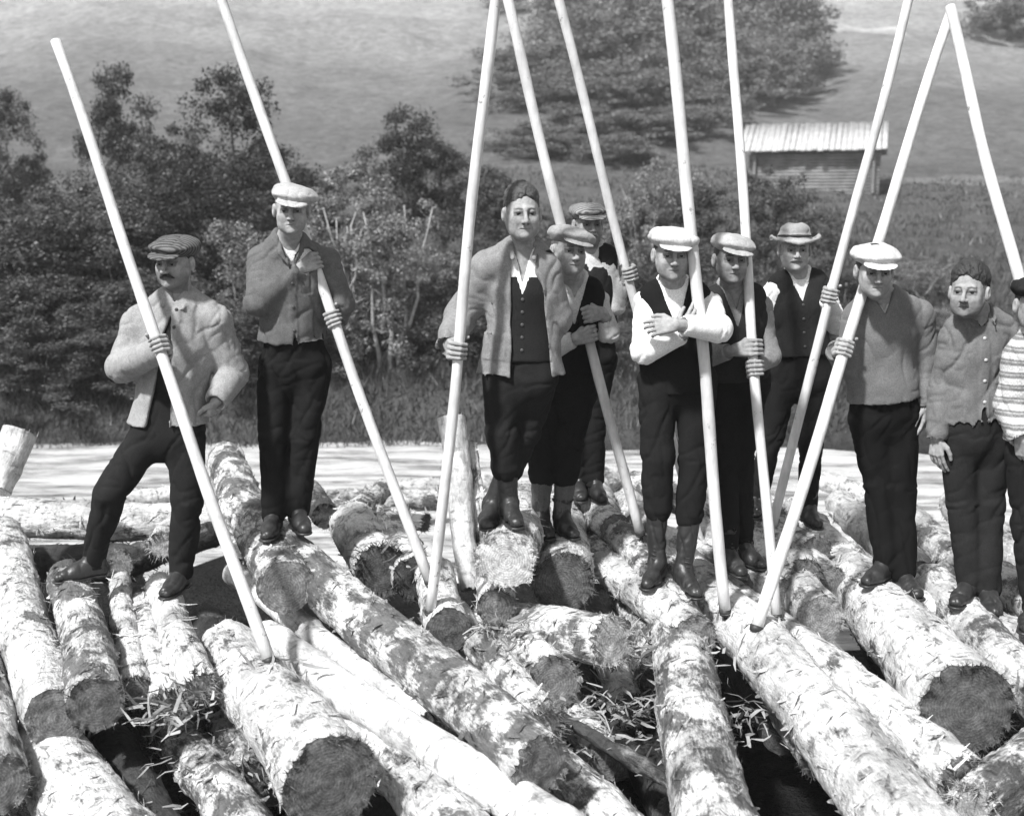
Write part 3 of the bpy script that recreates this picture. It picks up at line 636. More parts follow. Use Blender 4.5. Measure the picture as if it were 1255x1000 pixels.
        g.fn(lambda X, Y, Z: np.maximum(zb - Z, Z - zb - .014) + 0 * X + 0 * Y); 
        g.cut(lambda X, Y, Z: np.maximum(np.abs(((X - B_(.035, 0)[0]) * fd[0] + (Y - B_(.035, 0)[1]) * fd[1])) - .02, Z - zb - .008)); V, Q = g.mesh(); out('sole', V, Q, LEATHER, bt)
        m_ = MB()                                               # laces up the front
        for i in range(5):
            c = a + fd * (.046 - .002 * i) + ax * (.015 + .021 * i); m_.tube([c - rt_ * .02 - ax * .004 - fd * .008, c + fd * .008, c + rt_ * .02 + ax * .004 - fd * .008], [.0032] * 3, 5)
        m_.build('lace', simple('boot_lace', .05), bt, True, org)
    return root
CW = lambda v, k='wool': cloth(v, k)
capW = CW(.45, 'shirt'); capG = CW(.42, 'wool'); DARK = CW(.020); VEST = CW(.022); SH = CW(.74, 'shirt')
MEN = {}
MEN['A'] = dict(jaw=1.08, nose=1.1, D=5.9, seed=3, label='man with moustache and striped dark cap in a loose pale smock, feet wide apart', s=1.04, yaw=-14, pitch=2, stubble=.4, skin=.36,
  J=dict(head=(214, 322, -.04), neck=(221, 371), shA=(170, 397), shB=(264, 392), elA=(150, 450, -.06), elB=(286, 458, .06), wrB=(266, 490, -.10), hipA=(186, 520), hipB=(228, 522), knA=(135, 604, -.12), knB=(230, 612, -.04), ankA=(116, 686, -.02), ankB=(222, 700, -.02)),
  armA=('grip', 'A', 424, 'fingers'), armB=('open', (-.35, .45, -.8), (-.6, .5, .2), (0, -1, .3), .7), footA=-52, footB=-10,
  hair=(HAIRD, .003, .006), tache=HAIRD, cap=dict(kind='flat', mat=CW(.10, 'striped'), tilt=4, w=.98),
  wear=[dict(name='shirt', mat=CW(.035), o=.0, V=.03), dict(name='smock', mat=CW(.27, 'worn'), o=.022, hem=.66, flare=.022, tiltu=.12, arms=.93, bag=.012, collar=.75, V=.045, hw=.02, open=[(-.10, 0, 0), (-.12, -.012, .004), (-.2, -.03, .012), (-.42, -.05, .03), (-.8, -.10, .05)], buttons=(2, -.075, -.16, BUTTON), bx=.02, wr=.85)],
  legs=dict(kind='long', mat=CW(.026), th=.098, kn=.080, cuff=.066))
MEN['B'] = dict(jaw=1.0, nose=.9, D=6.15, seed=5, label='man in pale cap and dark jacket with a white scarf at his neck', s=1.0, yaw=8, pitch=4, stubble=.05, skin=.38, brow=.5,
  J=dict(head=(357, 257, -.22), neck=(355, 302, -.08), shA=(324, 320, -.03), shB=(398, 322, .04), elA=(316, 371, -.14), elB=(418, 372, -.02), hipA=(337, 440), hipB=(385, 440), knA=(334, 535, -.05), knB=(374, 535, -.02), ankA=(335, 632, -.05), ankB=(364, 625, -.02)),
  armA=('grip', 'B', 322, 'back'), armB=('grip', 'B', 391, 'fingers'), footA=0, footB=22, hair=(HAIRM, .002, .006), cap=dict(kind='flat', mat=CW(.36, 'worn'), tilt=7, slump=.6, w=.97),
  wear=[dict(name='shirt', mat=SH, o=.0, V=.05, collar=.7), dict(name='jacket', mat=CW(.115, 'worn'), o=.018, hem=.535, flare=.0, arms=.9, bag=.006, V=.14, hw=.05, collar=1., buttons=(3, -.22, -.46, BUTTON), open=[(-.44, 0, 0), (-.46, -.004, .004), (-.56, -.012, .02)])],
  legs=dict(kind='long', mat=DARK, th=.092, kn=.076, cuff=.068))
MEN['C'] = dict(jaw=1.13, hollow=.95, nose=1.1, neckr=.88, D=5.78, seed=7, label='bareheaded tall man with an open grey jacket over a dark buttoned waistcoat', s=1.03, yaw=9, pitch=0, stubble=.1, skin=.34,
  J=dict(head=(640, 262, -.07), neck=(641, 312), shA=(598, 330), shB=(665, 334), elA=(565, 388, .02), elB=(682, 392, .04), wrB=(652, 408, .03), hipA=(616, 455), hipB=(662, 455), knA=(616, 530, -.03), knB=(644, 530, .06), ankA=(624, 616, .02), ankB=(603, 618, .12)),
  armA=('grip', 'C', 430, 'back'), armB=('open', (-.55, .75, -.45), (.2, .4, -.5), (-.2, -.3, 1), .5), footA=12, footB=-8,
  hair=(simple('short_brown_hair', .055, .6, .6, 90, .8, .006), .010, .020),
  wear=[dict(name='shirt', mat=SH, o=.0, V=.19, hw=.042), dict(name='waistcoat', mat=CW(.03), o=.012, V=.24, hw=.065, hem=.56, ragged=0, buttons=(5, -.26, -.5, BUTTON)),
        dict(name='jacket', mat=CW(.20, 'worn'), o=.028, hem=.63, flare=.035, arms=.93, bag=.008, collar=.95, V=.05, open=[(.05, -.05, .05), (-.1, -.055, .075), (-.25, -.055, .10), (-.5, -.05, .13), (-.8, -.06, .17)], pocket=[(-.19, -.08, -.55, -.42)], wr=1.1)],
  legs=dict(kind='breeches', mat=CW(.026), boot=.26, end=.5, th=.096))
MEN['D'] = dict(jaw=1.06, nose=1.0, D=6.32, seed=9, label='short man in cap, dark waistcoat and grey socks with forearms folded round his pole', s=1.03, yaw=20, pitch=-2, roll=4, stubble=.15, skin=.36,
  J=dict(head=(697, 308, -.24), neck=(702, 350, -.08), shA=(676, 368, -.02), shB=(733, 368, .02), elA=(678, 426, -.12), elB=(746, 408, -.05), hipA=(676, 468), hipB=(712, 468), knA=(666, 545, -.04), knB=(698, 545, -.04), ankA=(662, 632, -.06), ankB=(688, 632, -.03)),
  armA=('grip', 'D', 409, 'back'), armB=('grip', 'D', 386, 'back'), footA=14, footB=20, hair=(HAIRM, .001, .004), cap=dict(kind='flat', mat=CW(.27, 'worn'), tilt=7, w=1.02, slump=.5),
  wear=[dict(name='shirt', mat=CW(.52, 'shirt'), o=.004, V=.11, hw=.035, collar=.75, arms=dict(A=.78, B=.55), bag=.012), dict(name='waistcoat', mat=CW(.018), o=.015, V=.24, hw=.062, hem=.5, ragged=0)],
  legs=dict(kind='breeches', mat=DARK, socks=CW(.10), boot=.09, end=.42))
MEN['E'] = dict(jaw=.96, hollow=1.3, D=7.0, seed=11, label='man with moustache and cap standing behind the others, arm raised to a pole', s=1.0, yaw=12, pitch=0, skin=.30, stubble=.3,
  J=dict(head=(721, 275, -.05), neck=(723, 309), shA=(696, 328), shB=(746, 328), elA=(690, 385), elB=(757, 375, -.02), wrA=(695, 420, -.05), hipA=(702, 430), hipB=(738, 430), knA=(706, 510), knB=(728, 510), ankA=(708, 590), ankB=(728, 592)),
  armA=('open', (0, -.2, -1), (0, .3, 0), (0, -1, 0), .5), armB=('grip', 'E', 336, 'fingers'), footA=4, footB=14, hair=(HAIRD, .002, .006), tache=HAIRG, cap=dict(kind='flat', mat=CW(.2, 'striped'), tilt=-3, w=.96),
  wear=[dict(name='shirt', mat=CW(.5, 'shirt'), o=.0, V=.03, collar=.7, arms=.8, bag=.006), dict(name='waistcoat', mat=CW(.03), o=.013, V=.16, hw=.05, hem=.56, ragged=0)],
  legs=dict(kind='long', mat=DARK))
MEN['F'] = dict(D=5.87, seed=13, label='broad man in a white shirt and dark waistcoat with his arms crossed, in tall boots', s=1.03, yaw=2, pitch=2, skin=.36, stubble=.3, jaw=1.03,
  J=dict(head=(823, 312, -.12), neck=(824, 356, -.01), shA=(792, 372), shB=(868, 374), elA=(788, 431, -.13), elB=(881, 403, -.25), wrA=(835, 410, -.235), wrB=(829, 398, -.36), hipA=(803, 458), hipB=(854, 458), knA=(806, 558, -.05), knB=(852, 562, -.02), ankA=(805, 690, -.03), ankB=(838, 700, -.06)),
  armA=('open', (.55, .1, .75), (0, .9, .1), (-1, 0, .6), .3), armB=('open', (-.9, .2, -.12), (0, 1, -.3), (0, -.3, 1), .5), footA=-22, footB=14, hair=(HAIRD, .003, .006), cap=dict(kind='flat', mat=capW, tilt=4, w=1.06, slump=.4),
  wear=[dict(name='shirt', mat=SH, o=.006, V=.02, collar=.6, arms=dict(A=.92, B=.74), bag=.015), dict(name='waistcoat', mat=CW(.018), o=.017, V=.235, hw=.068, hem=.55, ragged=0)],
  legs=dict(kind='breeches', mat=DARK, boot=.36, end=.5, th=.10))
MEN['G'] = dict(jaw=1.0, hollow=1.2, nose=1.15, D=6.22, seed=15, label='man in pale cap, grey shirt and dark waistcoat holding his pole with both hands', s=1.02, yaw=4, pitch=0, skin=.30, stubble=.3,
  J=dict(head=(896, 318, -.16), neck=(898, 360, -.04), shA=(872, 378), shB=(931, 376), elA=(872, 436, -.06), elB=(944, 436, -.04), hipA=(880, 460), hipB=(922, 460), knA=(888, 560), knB=(908, 560, .05), ankA=(894, 676, -.04), ankB=(912, 668, .06)),
  armA=('grip', 'G', 427, 'back'), armB=('grip', 'G', 452, 'fingers'), footA=10, footB=20, hair=(HAIRD, .003, .006), cap=dict(kind='flat', mat=CW(.34, 'worn'), tilt=9, w=1.0),
  wear=[dict(name='shirt', mat=CW(.22, 'shirt'), o=.004, V=.12, hw=.03, collar=.8, arms=dict(A=.6, B=.85), bag=.008), dict(name='waistcoat', mat=CW(.04), o=.015, V=.21, hw=.06, hem=.5, ragged=0)],
  legs=dict(kind='long', mat=DARK, kn=.07, cuff=.055))
MEN['H'] = dict(jaw=1.08, nose=.95, D=7.0, seed=17, label='older man with white moustache and brimmed felt hat, in white shirt and dark waistcoat', s=1.04, yaw=-4, pitch=0, skin=.36, stubble=.0,
  J=dict(head=(974, 306, -.05), neck=(977, 341), shA=(948, 357), shB=(1010, 356), elA=(938, 405, .02), elB=(1026, 398, -.06), wrA=(935, 440, -.02), hipA=(960, 455), hipB=(1003, 455), knA=(946, 535), knB=(994, 540), ankA=(928, 610), ankB=(990, 622)),
  armA=('open', (0, 0, -1), (0, .4, 0), (0, -1, 0), .4), armB=('grip', 'H', 363, 'fingers'), footA=-16, footB=6, hair=(HAIRG, .002, .006), tache=HAIRG, cap=dict(kind='hat', mat=CW(.30, 'felt')),
  wear=[dict(name='shirt', mat=SH, o=.004, V=.01, collar=.5, arms=.85, bag=.012), dict(name='waistcoat', mat=CW(.035), o=.016, V=.185, hw=.062, hem=.50, ragged=0, buttons=(4, -.2, -.44, BUTTON))],
  legs=dict(kind='long', mat=DARK, cuff=.06))
MEN['I'] = dict(jaw=.96, hollow=1.2, D=6.0, seed=19, label='man in a white cap and plain grey knitted sweater with a pole over his shoulder', s=1.03, yaw=-4, pitch=5, skin=.36, stubble=.1,
  J=dict(head=(1072, 332, -.24), neck=(1077, 368, -.07), shA=(1052, 390), shB=(1124, 388), elA=(1040, 446, .0), elB=(1136, 448, .03), wrB=(1134, 495, -.02), hipA=(1062, 500), hipB=(1104, 500), knA=(1076, 595), knB=(1104, 597), ankA=(1086, 690, -.05), ankB=(1106, 702, -.06)),
  armA=('grip', 'I', 428, 'fingers'), armB=('open', (0, -.15, -1), (-.7, .5, 0), (0, -1, 0), .35), footA=-48, footB=8, hair=(HAIRD, .004, .008), cap=dict(kind='flat', mat=capW, tilt=1, w=1.02),
  wear=[dict(name='shirt', mat=CW(.40, 'shirt'), o=.0, V=.10, hw=.03, collar=.9), dict(name='sweater', mat=CW(.15, 'knitted'), o=.020, hem=.56, flare=.002, ragged=.002, arms=.93, bag=.004, V=.11, hw=.05, wr=.7)],
  legs=dict(kind='long', mat=CW(.012), kn=.080, cuff=.070, th=.095))
MEN['J'] = dict(jaw=1.07, nose=1.05, D=5.85, seed=21, label='bareheaded man with tousled hair in a ragged dark jacket, looking toward the left', s=1.04, yaw=-32, pitch=-2, skin=.33, stubble=.4,
  J=dict(head=(1187, 358, -.10), neck=(1196, 392, -.01), shA=(1172, 412), shB=(1232, 408), elA=(1156, 476, .02), elB=(1262, 432, .0), wrA=(1148, 535, -.03), wrB=(1285, 415, -.12), hipA=(1172, 522), hipB=(1218, 522), knA=(1180, 618), knB=(1212, 618), ankA=(1188, 714, -.03), ankB=(1210, 722, -.05)),
  armA=('open', (0, -.1, -1), (.7, .5, 0), (0, -1, 0), .35), armB=('open', (1, 0, -.1), (0, -1, -.3), (0, 0, 1), .4), footA=-40, footB=-8, hair=(HAIRD, .013, .028),
  wear=[dict(name='shirt', mat=CW(.05), o=.0, V=.08), dict(name='jacket', mat=CW(.14, 'worn'), o=.018, hem=.555, flare=.006, ragged=.014, arms=.93, bag=.006, V=.08, hw=.035, collar=1.05, open=[(-.42, 0, 0), (-.44, -.004, .004), (-.6, -.03, .03)], pocket=[(.045, .15, -.36, -.22)], buttons=(4, -.13, -.44, BUTTONL), wr=1.2)],
  legs=dict(kind='long', mat=CW(.03), kn=.075, cuff=.068))
MEN['K'] = dict(jaw=1.0, D=5.5, seed=23, label='man in a striped knitted sweater and dark cap, cut off by the right edge', s=1.04, yaw=-6, pitch=0, skin=.34, stubble=.1,
  J=dict(head=(1270, 374, -.07), neck=(1278, 412), shA=(1252, 436), shB=(1330, 436), elA=(1238, 498, -.0), elB=(1352, 500), wrA=(1250, 535, -.10), wrB=(1340, 545, -.1), hipA=(1256, 545), hipB=(1304, 545), knA=(1258, 640), knB=(1304, 640), ankA=(1268, 742, -.03), ankB=(1300, 752)),
  armA=('open', (.3, 0, -1), (.7, .5, 0), (0, -1, 0), .35), armB=('open', (0, 0, -1), (-.7, .5, 0), (0, -1, 0), .35), footA=-35, footB=5, hair=(HAIRD, .003, .006), cap=dict(kind='flat', mat=CW(.03), w=.96),
  wear=[dict(name='shirt', mat=SH, o=.0, V=.02, collar=.8), dict(name='sweater', mat=CW(.50, 'striped_knit'), o=.022, hem=.53, flare=.008, ragged=.003, arms=.9, bag=.006, V=.04, hw=.04)],
  legs=dict(kind='long', mat=CW(.022)))
import os
ONLY = None
for k in MEN:
    if ONLY and k not in ONLY: continue
    person(MEN[k])
for k, e, rt, rb in (('A', 0, .026, .031), ('B', .6, .027, .030), ('C', .6, .027, .028), ('D', .5, .029, .029), ('E', .6, .028, .028), ('F', .6, .030, .031), ('G', .6, .026, .028), ('H', .6, .027, .029), ('I', 0, .027, .033), ('K', 0, .027, .030)): build_pole(k, e, rt * .93, rb * .92)
#@@ENV
# ------------------------------------------------------------------ terrain, river
def terrain(x, y):
    x = np.asarray(x, float); y = np.asarray(y, float)
    yb = y + .35 * np.sin(x * .35) + .15 * np.sin(x * 1.3)
    z = np.interp(yb, [-30, 0, 3, 8.5, 9.4, 14.5, 16.4, 17.1, 20, 30, 45, 62, 82, 120, 170, 215, 260, 420], [.2, -.6, -.95, -1.1, -1.8, -1.8, -1.32, -.72, -.25, .9, 2.7, 5.6, 10.5, 23., 42, 60, 58, 20])
    z = z + .9 * np.sin(x * .045 + y * .03) * np.clip((y - 35) / 60, 0, 1) + .25 * np.sin(x * .21 + 1) * np.clip((y - 22) / 30, 0, 1)
    shore = 8.4 + 2.1 / (1 + np.exp((x - .9) * 2.2)) + .3 * np.sin(x * 2.1)
    z = np.where(y < 14.5, np.minimum(-1.02 - .012 * y, -1.02 - .012 * y - (y - shore) * 1.2) * (y > 5) + z * (y <= 5), z); z = np.where((y < 14.5) & (z < -1.8), -1.8, z)
    # a cart track cut along the hillside and old field terraces
    for yt, wd, dp in ((54 , 1.3, .5), (92, 3, 1.0), (118, 4, 1.6)):
        c = yt + 4 * np.sin(x * .03); z = z + dp * .5 * (np.tanh((y - c) / wd) + 1)
    return z
def build_ground():
    xs = np.concatenate([np.linspace(-420, -40, 40)[:-1], np.linspace(-40, 40, 200), np.linspace(40, 420, 40)[1:]])
    ys = np.concatenate([np.linspace(-60, 12, 60)[:-1], np.linspace(12, 60, 190)[:-1], np.linspace(60, 160, 120)[:-1], np.linspace(160, 420, 40)])
    X, Y = np.meshgrid(xs, ys, indexing='ij'); Z = terrain(X, Y)
    p = np.stack([X.ravel(), Y.ravel(), np.zeros(X.size)], 1); Z = Z + ((fbm(p * .9, 3, 3) - .5) * .28 * np.clip((Y.ravel() - 15) / 4, 0, 1)).reshape(X.shape) + ((fbm(p * .11, 8, 3) - .5) * 2.2 * np.clip((Y.ravel() - 40) / 40, 0, 1)).reshape(X.shape)
    n, m = X.shape; I = np.arange(n * m).reshape(n, m); Q = np.stack([I[:-1, :-1].ravel(), I[1:, :-1].ravel(), I[1:, 1:].ravel(), I[:-1, 1:].ravel()], 1)
    mt, n_, l, b = mat_base('rough_hillside_meadow'); tc = n_.new('ShaderNodeTexCoord'); mp = n_.new('ShaderNodeMapping'); mp.inputs['Scale'].default_value = (.8, 1, 1); l.new(tc.outputs['Object'], mp.inputs[0])
    A = nz(n_, l, .12, 6, .6, mp.outputs[0]); B = nz(n_, l, 1.6, 6, .7, tc.outputs['Object']); C = nz(n_, l, 9, 4, .7, tc.outputs['Object'])
    sp = n_.new('ShaderNodeSeparateXYZ'); l.new(tc.outputs['Object'], sp.inputs[0])
    yn = mul(n_, l, mul(n_, l, sp.outputs[1], 1 / 200.), mul(n_, l, A.outputs[0], .14), 'ADD'); mr = ramp(n_, l, yn, [(.14, .07), (.30, .12), (.44, .17), (.62, .36), (1, .44)])
    def band(yc, hw_, x0, x1, wob_):                                          # bare trodden soil
        yy = mul(n_, l, sp.outputs[1], mul(n_, l, A.outputs[0], wob_), 'ADD'); dd = mul(n_, l, mul(n_, l, yy, yc, 'SUBTRACT'), 0, 'ABSOLUTE'); dd = mul(n_, l, dd, mul(n_, l, B.outputs[0], hw_ * 1.2), 'ADD')
        a1 = mul(n_, l, dd, hw_ * 1.6, 'LESS_THAN'); a2 = mul(n_, l, sp.outputs[0], x0, 'GREATER_THAN'); a3 = mul(n_, l, sp.outputs[0], x1, 'LESS_THAN'); return mul(n_, l, mul(n_, l, a1, a2), a3)
    trk = mul(n_, l, band(50.5, .55, 12.5, 60, 6.), band(99, 1.6, 24, 30, 8.), 'MAXIMUM')
    wv = mul(n_, l, mul(n_, l, mul(n_, l, sp.outputs[1], .55), mul(n_, l, A.outputs[0], 9.), 'ADD'), 0, 'SINE'); mow = ramp(n_, l, wv, [(0, .95), (1, 1.03)])
    c = mul(n_, l, mul(n_, l, mr.outputs[0], mow.outputs[0]), ramp(n_, l, A.outputs[0], [(.3, .88), (.7, 1.10)]).outputs[0]); c = mul(n_, l, c, ramp(n_, l, B.outputs[0], [(.3, .6), (.7, 1.3)]).outputs[0]); c = mul(n_, l, c, ramp(n_, l, C.outputs[0], [(.3, .7), (.7, 1.25)]).outputs[0])
    md = n_.new('ShaderNodeMapRange'); l.new(sp.outputs[1], md.inputs[0]); md.inputs[1].default_value = 15.6; md.inputs[2].default_value = 16.6; md.inputs[3].default_value = .25; md.inputs[4].default_value = 1.; c = mul(n_, l, c, md.outputs[0]); c = mul(n_, l, c, mul(n_, l, mul(n_, l, trk, .65), 1., 'ADD'))  # near ground darkened: mud, plus deep shade between the logs painted in
    l.new(c, b.inputs['Base Color']); b.inputs['Roughness'].default_value = .95; b.inputs['Specular IOR Level'].default_value = .1
    bump(n_, l, b, mul(n_, l, B.outputs[0], C.outputs[0], 'ADD'), 1., .15)
    o = mesh_np('hillside_ground', np.stack([X.ravel(), Y.ravel(), Z.ravel()], 1), Q, mt); props(o, kind='structure')
    # river
    xs = np.concatenate([np.linspace(-90, -12, 50)[:-1], np.linspace(-12, 12, 200), np.linspace(12, 90, 50)[1:]]); ys = np.linspace(7.6, 17.4, 160); X, Y = np.meshgrid(xs, ys, indexing='ij'); p = np.stack([X.ravel(), Y.ravel(), 0 * X.ravel()], 1)
    Z = -1.32 + (fbm(p * np.array([.8, 2.6, 1]), 31, 4) - .5) * .10; n, m = X.shape; I = np.arange(n * m).reshape(n, m); Q = np.stack([I[:-1, :-1].ravel(), I[1:, :-1].ravel(), I[1:, 1:].ravel(), I[:-1, 1:].ravel()], 1)
    mt, n_, l, b = mat_base('foam_and_sky_glare_water'); tc = n_.new('ShaderNodeTexCoord'); mp = n_.new('ShaderNodeMapping'); mp.inputs['Scale'].default_value = (.45, 2.2, 1); l.new(tc.outputs['Object'], mp.inputs[0])
    A = nz(n_, l, 1.4, 7, .65, mp.outputs[0]); B = nz(n_, l, 9, 4, .6, mp.outputs[0]); f = mul(n_, l, A.outputs[0], mul(n_, l, B.outputs[0], .35), 'ADD')
    r = ramp(n_, l, f, [(.48, .10), (.59, .27), (.74, .55)]); l.new(r.outputs[0], b.inputs['Base Color']); b.inputs['Roughness'].default_value = .18; b.inputs['IOR'].default_value = 1.33  # pale water colour holds foam and a painted sky reflection
    bump(n_, l, b, f, .7, .08); o = mesh_np('river', np.stack([X.ravel(), Y.ravel(), Z], 1), Q, mt); props(o, kind='structure')
build_ground()
# ------------------------------------------------------------------ logs
LOGS = []
def make_log(label, near, far, rn, rf, kind='rough', endv=.16, frayed=1., cutfar=True, seed=0, jag=0., flakes=1., fine=True, ell=1., tiltend=0., group='logs in the river jam'):
    A = np.asarray(near, float); B = np.asarray(far, float); L = np.linalg.norm(B - A); ax = nrm(B - A); rs = np.random.RandomState(seed + 11)
    X = ax; up = np.array([0, 0, 1.]); Y = nrm(np.cross(up, X)) if abs(X[2]) < .97 else np.array([0, 1., 0]); Zx = np.cross(X, Y)
    Mw = Matrix(((X[0], Y[0], Zx[0], A[0]), (X[1], Y[1], Zx[1], A[1]), (X[2], Y[2], Zx[2], A[2]), (0, 0, 0, 1)))
    nr = max(12, int(L / (.018 if fine else .045))); ns = 72 if fine else 36
    t = np.linspace(0, 1, nr + 1); th = np.linspace(0, 2 * np.pi, ns, endpoint=False); T, H = np.meshgrid(t, th, indexing='ij')
    r = rn + (rf - rn) * T; cx = T * L; so = seed * 7.31
    pc_ = np.stack([cx.ravel(), (r * np.cos(H)).ravel(), (r * np.sin(H)).ravel()], 1)
    bend = .03 * L * np.sin(T * 3.1 + seed) * (T * (1 - T)) * 1.5; bend2 = .02 * L * np.sin(T * 4.3 + seed * 2) * (T * (1 - T)) * 1.5
    am = {'rough': 1., 'peeled': .35, 'dark': 1.1}[kind]
    dr = (fbm(pc_ * np.array([3., 6, 6]) + so, seed, 2) - .5) * .16 * .12 / .12 * rn / .12 * .12
    n1 = vnoise(pc_ * np.array([11., 24, 24]) + so, seed + 3); n2 = fbm(pc_ * np.array([26., 60, 60]) + so, seed + 4, 2); pl = np.clip((vnoise(pc_ * np.array([7., 15, 15]) + so, seed + 8) - .5) * 9, 0, 1)
    dr = dr + am * (.010 * (n1 - .5) + .011 * (n2 - .5) + .006 * pl); rr = r + dr.reshape(r.shape)
    for _ in range(int(3 + L * 3)):                             # branch knots
        kx, ka = rs.uniform(.05, .95) * L, rs.uniform(0, 6.28); d2 = (cx - kx) ** 2 + (rn * (np.angle(np.exp(1j * (H - ka))))) ** 2; rr += .012 * np.exp(-d2 / .0012) - .008 * np.exp(-d2 / .00018)
    e = 1 - jag * np.clip((.10 - cx) / .10, 0, 1) * vnoise(np.stack([np.cos(H).ravel() * 4, np.sin(H).ravel() * 4, cx.ravel() * 6], 1), seed + 6).reshape(H.shape); rr = rr * e
    xo = cx + (rs.rand(ns) * .03 * frayed - .01)[None, :] * np.clip(1 - cx / .08, 0, 1) * -1
    V = np.stack([xo, rr * np.cos(H) + bend, rr * np.sin(H) * ell + bend2], 2); xo2 = V.reshape(-1, 3)
    I = np.arange((nr + 1) * ns).reshape(nr + 1, ns); J_ = np.roll(I, -1, 1); Q = np.stack([I[:-1].ravel(), J_[:-1].ravel(), J_[1:].ravel(), I[1:].ravel()], 1)[:, ::-1]
    mb = MB(); mb.add(xo2, Q)
    nf = int(L * rn * 2 * np.pi * 230 * flakes * (1 if kind == 'rough' else .12 if kind == 'peeled' else .8))   # lifted bark slivers
    if nf:
        fx = rs.uniform(0, L * .99, nf); fa = rs.uniform(0, 2 * np.pi, nf); ln = rs.uniform(.015, .075, nf) * (.5 + rs.rand(nf)); wd = rs.uniform(.003, .013, nf); lift = rs.uniform(.0, .4, nf) ** 1.6 * ln * 1.5; an = rs.normal(0, 1.0, nf)
        ti = np.clip((fx / L * nr).astype(int), 0, nr); ai = ((fa / (2 * np.pi)) * ns).astype(int) % ns; base = V[ti, ai]; nn = np.stack([0 * fa, np.cos(th[ai]), np.sin(th[ai])], 1); tx = np.tile([1., 0, 0], (nf, 1)); ty = np.cross(nn, tx)
        d = tx * np.cos(an)[:, None] + ty * np.sin(an)[:, None]; w = np.cross(nn, d); b0 = base + nn * .001
        k1 = b0 + d * ln[:, None] * .5 + nn * (lift * .25)[:, None]; k2 = b0 + d * ln[:, None] + nn * lift[:, None]; W_ = w * wd[:, None]
        VV = np.stack([b0 - W_, b0 + W_, k1 + W_ * .8, k1 - W_ * .8, k2 + W_ * .25, k2 - W_ * .25], 1).reshape(-1, 3); k = np.arange(nf) * 6
        mb.add(VV, np.concatenate([np.stack([k, k + 1, k + 2, k + 3], 1), np.stack([k + 3, k + 2, k + 4, k + 5], 1)]))
    o = mb.build('log', bark_mat(kind), None, True); o.matrix_world = Mw; props(o, label, 'log', group)
    def cap(ti, sgn, nm, fv, fy):
        rim = V[ti]; c = rim.mean(0); K = 12; vs = [c + np.array([sgn * .004, 0, 0])]; 
        for j in range(1, K + 1):
            q = j / K; P_ = c + (rim - c) * q; P_[:, 0] = c[0] + (rim[:, 0] - c[0]) * q ** 9; P_[:, 0] += sgn * .004 + (fbm(P_ * 22 + so, seed + 2, 2) - .5) * .014 * min(1, (1 - q) * 5) + tiltend * P_[:, 2] * 0; vs += list(P_)
        vs = np.array(vs); Tt = np.array([[0, 1 + k, 1 + (k + 1) % ns] for k in range(ns)]); QQ = np.array([[1 + j * ns + k, 1 + (j + 1) * ns + k, 1 + (j + 1) * ns + (k + 1) % ns, 1 + j * ns + (k + 1) % ns] for j in range(K - 1) for k in range(ns)])
        if sgn < 0: Tt = Tt[:, ::-1]; QQ = QQ[:, ::-1]
        m2 = MB(); m2.add(vs, QQ, Tt)
        ff = int(200 * fy * (rn / .1) * (1 if fine else .3))                       # broomed fibres round the rim
        if ff:
            ai = rs.randint(0, ns, ff); q = 1 - .22 * rs.rand(ff) ** 2; b0 = c + (rim[ai] - c) * q[:, None]; nn = np.stack([0 * q, np.cos(th[ai]), np.sin(th[ai])], 1)
            dd = np.array([sgn * 1., 0, 0]) * rs.uniform(.0, 1., (ff, 1)) + nn * rs.uniform(-.1, 1.0, (ff, 1)) + rs.normal(0, .4, (ff, 3)); dd /= np.linalg.norm(dd, axis=1)[:, None]; ln = rs.uniform(.008, .034, ff)[:, None] * (.6 + fy * .5); sd = np.cross(dd, rs.normal(0, 1, (ff, 3))); sd /= np.linalg.norm(sd, axis=1)[:, None] + 1e-9
            VV = np.stack([b0 - sd * .0022, b0 + sd * .0022, b0 + dd * ln + sd * .0006], 1).reshape(-1, 3); k = np.arange(ff) * 3; m2.add(VV, None, np.stack([k, k + 1, k + 2], 1))
        ce = m2.build(nm, end_mat(fv), o, True)
    cap(0, -1, 'cut_end', endv, frayed)
    if cutfar: cap(nr, 1, 'cut_end', endv, frayed * .4)
    return o
def SL(label, man, foot, far, past, r, **k):                   # a log that carries one man's boot, running on to a far point
    LOGS.append(1); S = MEN[man]; v = S['J']['ank' + foot]; a = P(v[0], v[1], S['D'] + (v[2] if len(v) > 2 else 0)) + foot_frame(R(S['foot' + foot])) * .04 - np.array([0, 0, .088 + r + .004])
    far = np.asarray(far) if not isinstance(far, tuple) else a + np.array(far); d = nrm(a - far); make_log(label, a + d * past, far, r, r * .95, seed=len(LOGS), **k)
def LG(label, n, f, rn, rf, **k):
    LOGS.append(1); make_log(label, G(*n), G(*f), rn, rf, seed=len(LOGS), **k)
LG('broad pale log at the far left edge, running up from the lower left', (70, 880, -.17), (2, 655, -.1), .125, .12, frayed=.6)
LG('big white barked log in the lower left corner', (190, 1090, -.42), (-50, 790, -.36), .17, .14)
LG('pale log cut off by the left edge, beside the corner log', (-10, 960, -.25), (-70, 700, -.2), .13, .12)
LG('pale log with a dark round end under the forward foot of the moustached man', (118, 862, -.07), (84, 708, -.005), .112, .10, endv=.10)
LG('thin rough log just right of the one with the dark round end', (165, 845, -.14), (148, 712, -.09), .062, .055, endv=.12, frayed=1.6)
LG('short dark ended log with frayed fibres between the thin logs', (205, 862, -.17), (178, 740, -.12), .07, .06, endv=.10, frayed=2.2)
LG('log with a splintered near end under the rear foot of the moustached man', (243, 838, -.11), (196, 718, -.05), .085, .075, frayed=2.4, jag=.5, endv=.2)
